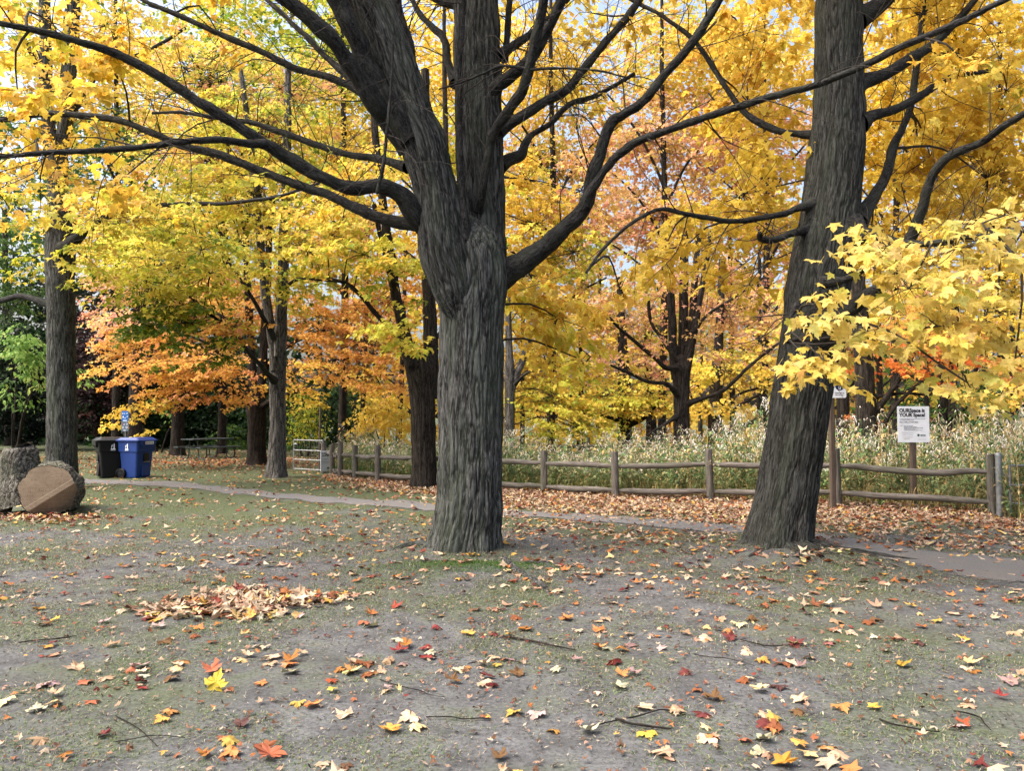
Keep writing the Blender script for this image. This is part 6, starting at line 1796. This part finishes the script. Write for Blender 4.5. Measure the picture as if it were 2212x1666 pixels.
def fallen():
    r = np.random.default_rng(99)
    P_, S_, K_, Zo, Tilt = [], [], [], [], []
    def add(x, y, w, zo=0.0, tilt=0.24, size=0.092):
        n = len(x)
        P_.append(np.c_[x, y]); S_.append(size * r.uniform(0.6, 1.2, n)); K_.append(r.choice(len(DN), n, p=w / w.sum())); Zo.append(np.broadcast_to(zo, n).copy()); Tilt.append(np.full(n, tilt))
    # open ground: density per square metre varies
    n = 60000
    y = np.sqrt(r.uniform(3.3 ** 2, 36 ** 2, n)); x = r.uniform(-0.75, 0.75, n) * y
    dens = 7.0 + 5.0 * (x > -0.5) * (y < 8.5) + 9 * np.clip((y - 6.5) / 4, 0, 1) * (x > -4) + 12 * np.clip((x + 1) / 4, 0, 1) * np.clip((y - 6) / 3, 0, 1)
    dens = np.where((y > 13) & (x < -2.5), 12.0, dens)
    dens = np.where(y < 5.2, 9.5 + 6 * (x > 0.4), dens) * 1.25
    dens *= np.clip(1 + 1.5 * noise2(x, y, 0.8, 6), 0.15, 2.6)
    area = 0.75 * (36 ** 2 - 3.3 ** 2)
    keep = r.uniform(size=n) < dens * area / n
    keep &= ~(on_path(x, y) & (r.uniform(size=n) < 0.45))
    keep &= ~((y > fence_y(x)) & (x > -5.4))
    add(x[keep], y[keep], W_OPEN, 0.0, 0.15, 0.1)
    # drift along the fence
    n = 9500
    x = r.uniform(-3.6, 9.5, n); dd = np.abs(r.normal(0, 0.95, n)); y = fence_y(x) + 0.35 - dd
    add(x, y, W_DRIFT, 0.10 * np.exp(-(dd / 0.6) ** 2) * r.uniform(0, 1, n), 0.5, 0.095)
    # leaf-strewn verge both sides of the path
    n = 9500
    x = r.uniform(-1.5, 9, n); y = fence_y(x) - 0.5 - np.abs(r.normal(0, 2.0, n))
    k = ~(on_path(x, y) & (r.uniform(size=n) < 0.55)) & (noise2(x, y, 0.9, 4) > -0.25)
    add(x[k], y[k], W_DRIFT, 0.0, 0.3, 0.08)
    n = 1600; x = r.uniform(-5, -0.5, n); y = fence_y(x) - np.abs(r.normal(0, 0.8, n)) + 0.3
    add(x, y, W_DRIFT, 0.02 * r.uniform(0, 1, n), 0.4, 0.1)
    # under the orange maple
    n = 1500; x = base(500, 990, 27)[0] + r.normal(0, 3.2, n); y = 27 + r.normal(0, 1.6, n)
    add(x, y, np.array([.1, .05, .02, .05, .25, .25, .05, .1, .1, .03]), 0, 0.3, 0.12)
    # small torn scraps everywhere
    n = 5200; y = np.sqrt(r.uniform(3.4 ** 2, 12.5 ** 2, n)); x = r.uniform(-0.72, 0.72, n) * y
    k = ~on_path(x, y) & (noise2(x, y, 1.3, 9) > -0.2)
    add(x[k], y[k], np.array([.16, .1, .02, .03, .07, .2, .03, .03, .16, .2]), 0, 0.35, 0.036)
    # round the log
    n = 260; c = P(100, 1112, 12.2); x = c[0] + r.normal(0, 0.65, n); y = c[1] - 0.15 + r.normal(0, 0.28, n)
    add(x, y, W_OPEN, 0.02 * r.uniform(0, 1, n), 0.4, 0.1)
    # the raked-looking patch
    n = 620; a = r.uniform(0, 6.28, n); q = np.sqrt(r.uniform(0, 1, n)) * r.uniform(0.6, 1.05, n)
    x = -2.28 + 0.80 * q * np.cos(a) + 0.18 * np.sin(3 * a) + r.normal(0, 0.09, n); y = 6.62 + 0.55 * q * np.sin(a) + 0.1 * np.cos(4 * a) + r.normal(0, 0.09, n)
    add(x, y, np.array([.34, .26, .05, .05, .05, .06, .03, .02, .12, .02]), 0.05 * (1 - q) * r.uniform(0, 1, n), 0.45, 0.105)
    xy, S, K, zo, tl = np.vstack(P_), np.concatenate(S_), np.concatenate(K_), np.concatenate(Zo), np.concatenate(Tilt)
    ok = in_view(xy[:, 0], xy[:, 1]) & (np.hypot(xy[:, 0] - T1[0], xy[:, 1] - T1[1]) > 0.46) & (np.hypot(xy[:, 0] - T2[0], xy[:, 1] - T2[1]) > 0.46)
    xy, S, K, zo, tl = xy[ok], S[ok], K[ok], zo[ok], tl[ok]
    n = len(xy)
    z = ground_z(xy[:, 0], xy[:, 1]) + 0.014 + zo + 0.012 * r.uniform(0, 1, n)
    pos = np.c_[xy, z]
    a = r.uniform(0, 6.28, n)
    tip = np.c_[np.cos(a), np.sin(a), r.normal(0, 0.10, n) * (tl / 0.22)]
    nrm = np.c_[r.normal(0, 1, n) * tl, r.normal(0, 1, n) * tl, np.ones(n) * np.where(r.uniform(size=n) < 0.35, -1, 1)]
    R = leaf_frames(tip, nrm)
    col = np.clip(DC[K] * r.uniform(0.42, 0.78, (n, 1)), 0, 0.95)
    # centre the leaf on its spot
    pos = pos - R[:, :, 1] * (S * 0.4)[:, None]
    pos[:, 2] = np.maximum(pos[:, 2], ground_z(pos[:, 0], pos[:, 1]) + 0.012)
    _, py, fw = project(pos)
    inside = (py < 1640) & (S > 0.05)
    order = np.argsort(np.where(inside, fw / 1.0, 1e9))
    sel = order[:299]
    strips = np.digitize(pos[sel, 1], np.quantile(pos[sel, 1], [0.125, .25, .375, .5, .625, .75, .875]))
    sname = ['nearest', 'second nearest', 'third nearest', 'fourth nearest', 'fifth nearest', 'sixth nearest', 'seventh nearest', 'eighth nearest']
    onames = ['first', 'second', 'third', 'fourth', 'fifth', 'sixth', 'seventh', 'eighth', 'ninth', 'tenth', 'eleventh', 'twelfth', 'thirteenth', 'fourteenth', 'fifteenth', 'sixteenth', 'seventeenth', 'eighteenth', 'nineteenth', 'twentieth']
    for s in range(8):
        for k in range(len(DN)):
            ids = sel[(strips == s) & (K[sel] == k)]
            ids = ids[np.argsort(pos[ids, 0] / pos[ids, 1])]
            for j, i in enumerate(ids):
                o = place_leaf('fallen_leaf', 0, int(r.integers(0, NVAR)), 1.0, col[i], M['leaf_dead'], pos[i], R[i], S[i])
                which = onames[j] + ' ' if len(ids) > 1 else 'only '
                tag(o, which + DN[k] + ' maple leaf from the left in the ' + sname[s] + ' strip of soil' if len(ids) > 1 else 'only ' + DN[k] + ' maple leaf in the ' + sname[s] + ' strip of soil', 'leaf', 'single fallen leaves on the near soil')
    # the yellow leaf that stands on edge
    p = P(462, 1497, gdepth(1497)); z0 = ground_z(p[0], p[1])[0]
    tipv = np.array([[0.15, 0.3, 0.9]]); nv = np.array([[0.1, -1.0, 0.35]])
    o = place_leaf('fallen_leaf', 0, 2, 1.25, np.array(srgb(206, 178, 70)), M['leaf_dead'], np.array([p[0], p[1], z0 + 0.012]), leaf_frames(tipv, nv)[0], 0.125)
    tag(o, 'mustard yellow leaf standing up on edge in the open soil', 'leaf', 'single fallen leaves on the near soil')
    m = np.ones(n, bool); m[sel] = False
    near = m & (pos[:, 1] < 8.0)
    farm = m & (pos[:, 1] >= 8.0)
    V = []
    for nm, msk, lod in (('leaf_carpet', near, 1), ('leaf_carpet', farm, 2)):
        me = leaves_mesh('leaf_carpet', pos[msk], R[msk], S[msk], col[msk], lod, 1.1, M['leaf_dead'], r)
        V.append(me)
    o = link('leaf_carpet', V[1])
    tag(o, 'carpet of fallen maple leaves drifted against the fence and over the lawn', 'fallen leaves', kind='stuff')
    o = link('leaf_patch', V[0])
    tag(o, 'loose heap and scatter of tan leaves on the soil before the great maple', 'fallen leaves', kind='stuff')


fallen()

# fallen sticks that stand out on the soil
STICKS = [((1085, 1378), (1150, 1392), (1245, 1410), 9, 'lichened crooked stick in the middle of the open soil'), ((40, 1392), (120, 1385), (165, 1378), 5, 'dark straight twig by the orange leaf near the edge of the soil'), ((1280, 1575), (1420, 1545), (1480, 1553), 6, 'long bowed twig on the near grass below the two red leaves'),
          ((1330, 1560), (1380, 1575), (1450, 1583), 11, 'broken bit of black bark and stick on the near soil'), ((820, 1472), (900, 1500), (960, 1512), 4, 'thin straight twig beside a small red leaf'), ((250, 1610), (330, 1600), (400, 1602), 4, 'thin twig lying nearest the corner of the soil'),
          ((920, 1555), (1010, 1562), (1060, 1560), 5, 'dark twig just past the orange leaf pair on the soil'), ((1600, 1388), (1660, 1402), (1740, 1396), 5, 'curved grey twig among the leaves left of the yellow cluster'), ((1900, 1562), (1960, 1580), (2030, 1590), 7, 'pale thick twig on the near grass at the far side'),
          ((1010, 1440), (1080, 1432), (1130, 1440), 4, 'short straight twig below the lichened stick'), ((560, 1315), (620, 1330), (660, 1325), 4, 'twig poking from the heap of tan leaves'), ((2060, 1545), (2110, 1560), (2140, 1585), 7, 'short dark stub of branch on the grass by the far leaves'),
          ((250, 1555), (300, 1590), (340, 1620), 5, 'slanting pale twig on the bare near soil'), ((1500, 1420), (1560, 1430), (1630, 1445), 4, 'fine twig under the golden leaves in the centre grass')]
for i, (a, b, c, w, lab) in enumerate(STICKS):
    st = []
    for px, py in (a, b, c):
        q = P(px, py, gdepth(py)); st.append([q[0], q[1], ground_z(q[0], q[1])[0] + 0.012, w * 0.26 / F * q[1]])
    st = np.array(st); st[-1, 3] *= 0.6; st[1, 2] += 0.006; st = spline(st, 0.12); st[1:-1, :2] += np.random.default_rng(i).normal(0, 0.010, (len(st) - 2, 2))
    v, f, co, rd, _ = bark_tube(st, 0.02, 8, 0.002, 0.03, stretch=0.3, lump=0.01, seed=i + 0.5, cap_end=True)
    o = link('fallen_twig', mesh_arrays('fallen_twig', v, f, M['bark_brown'], True, None, co, rd))
    tag(o, lab, 'twig', 'sticks lying on the soil')
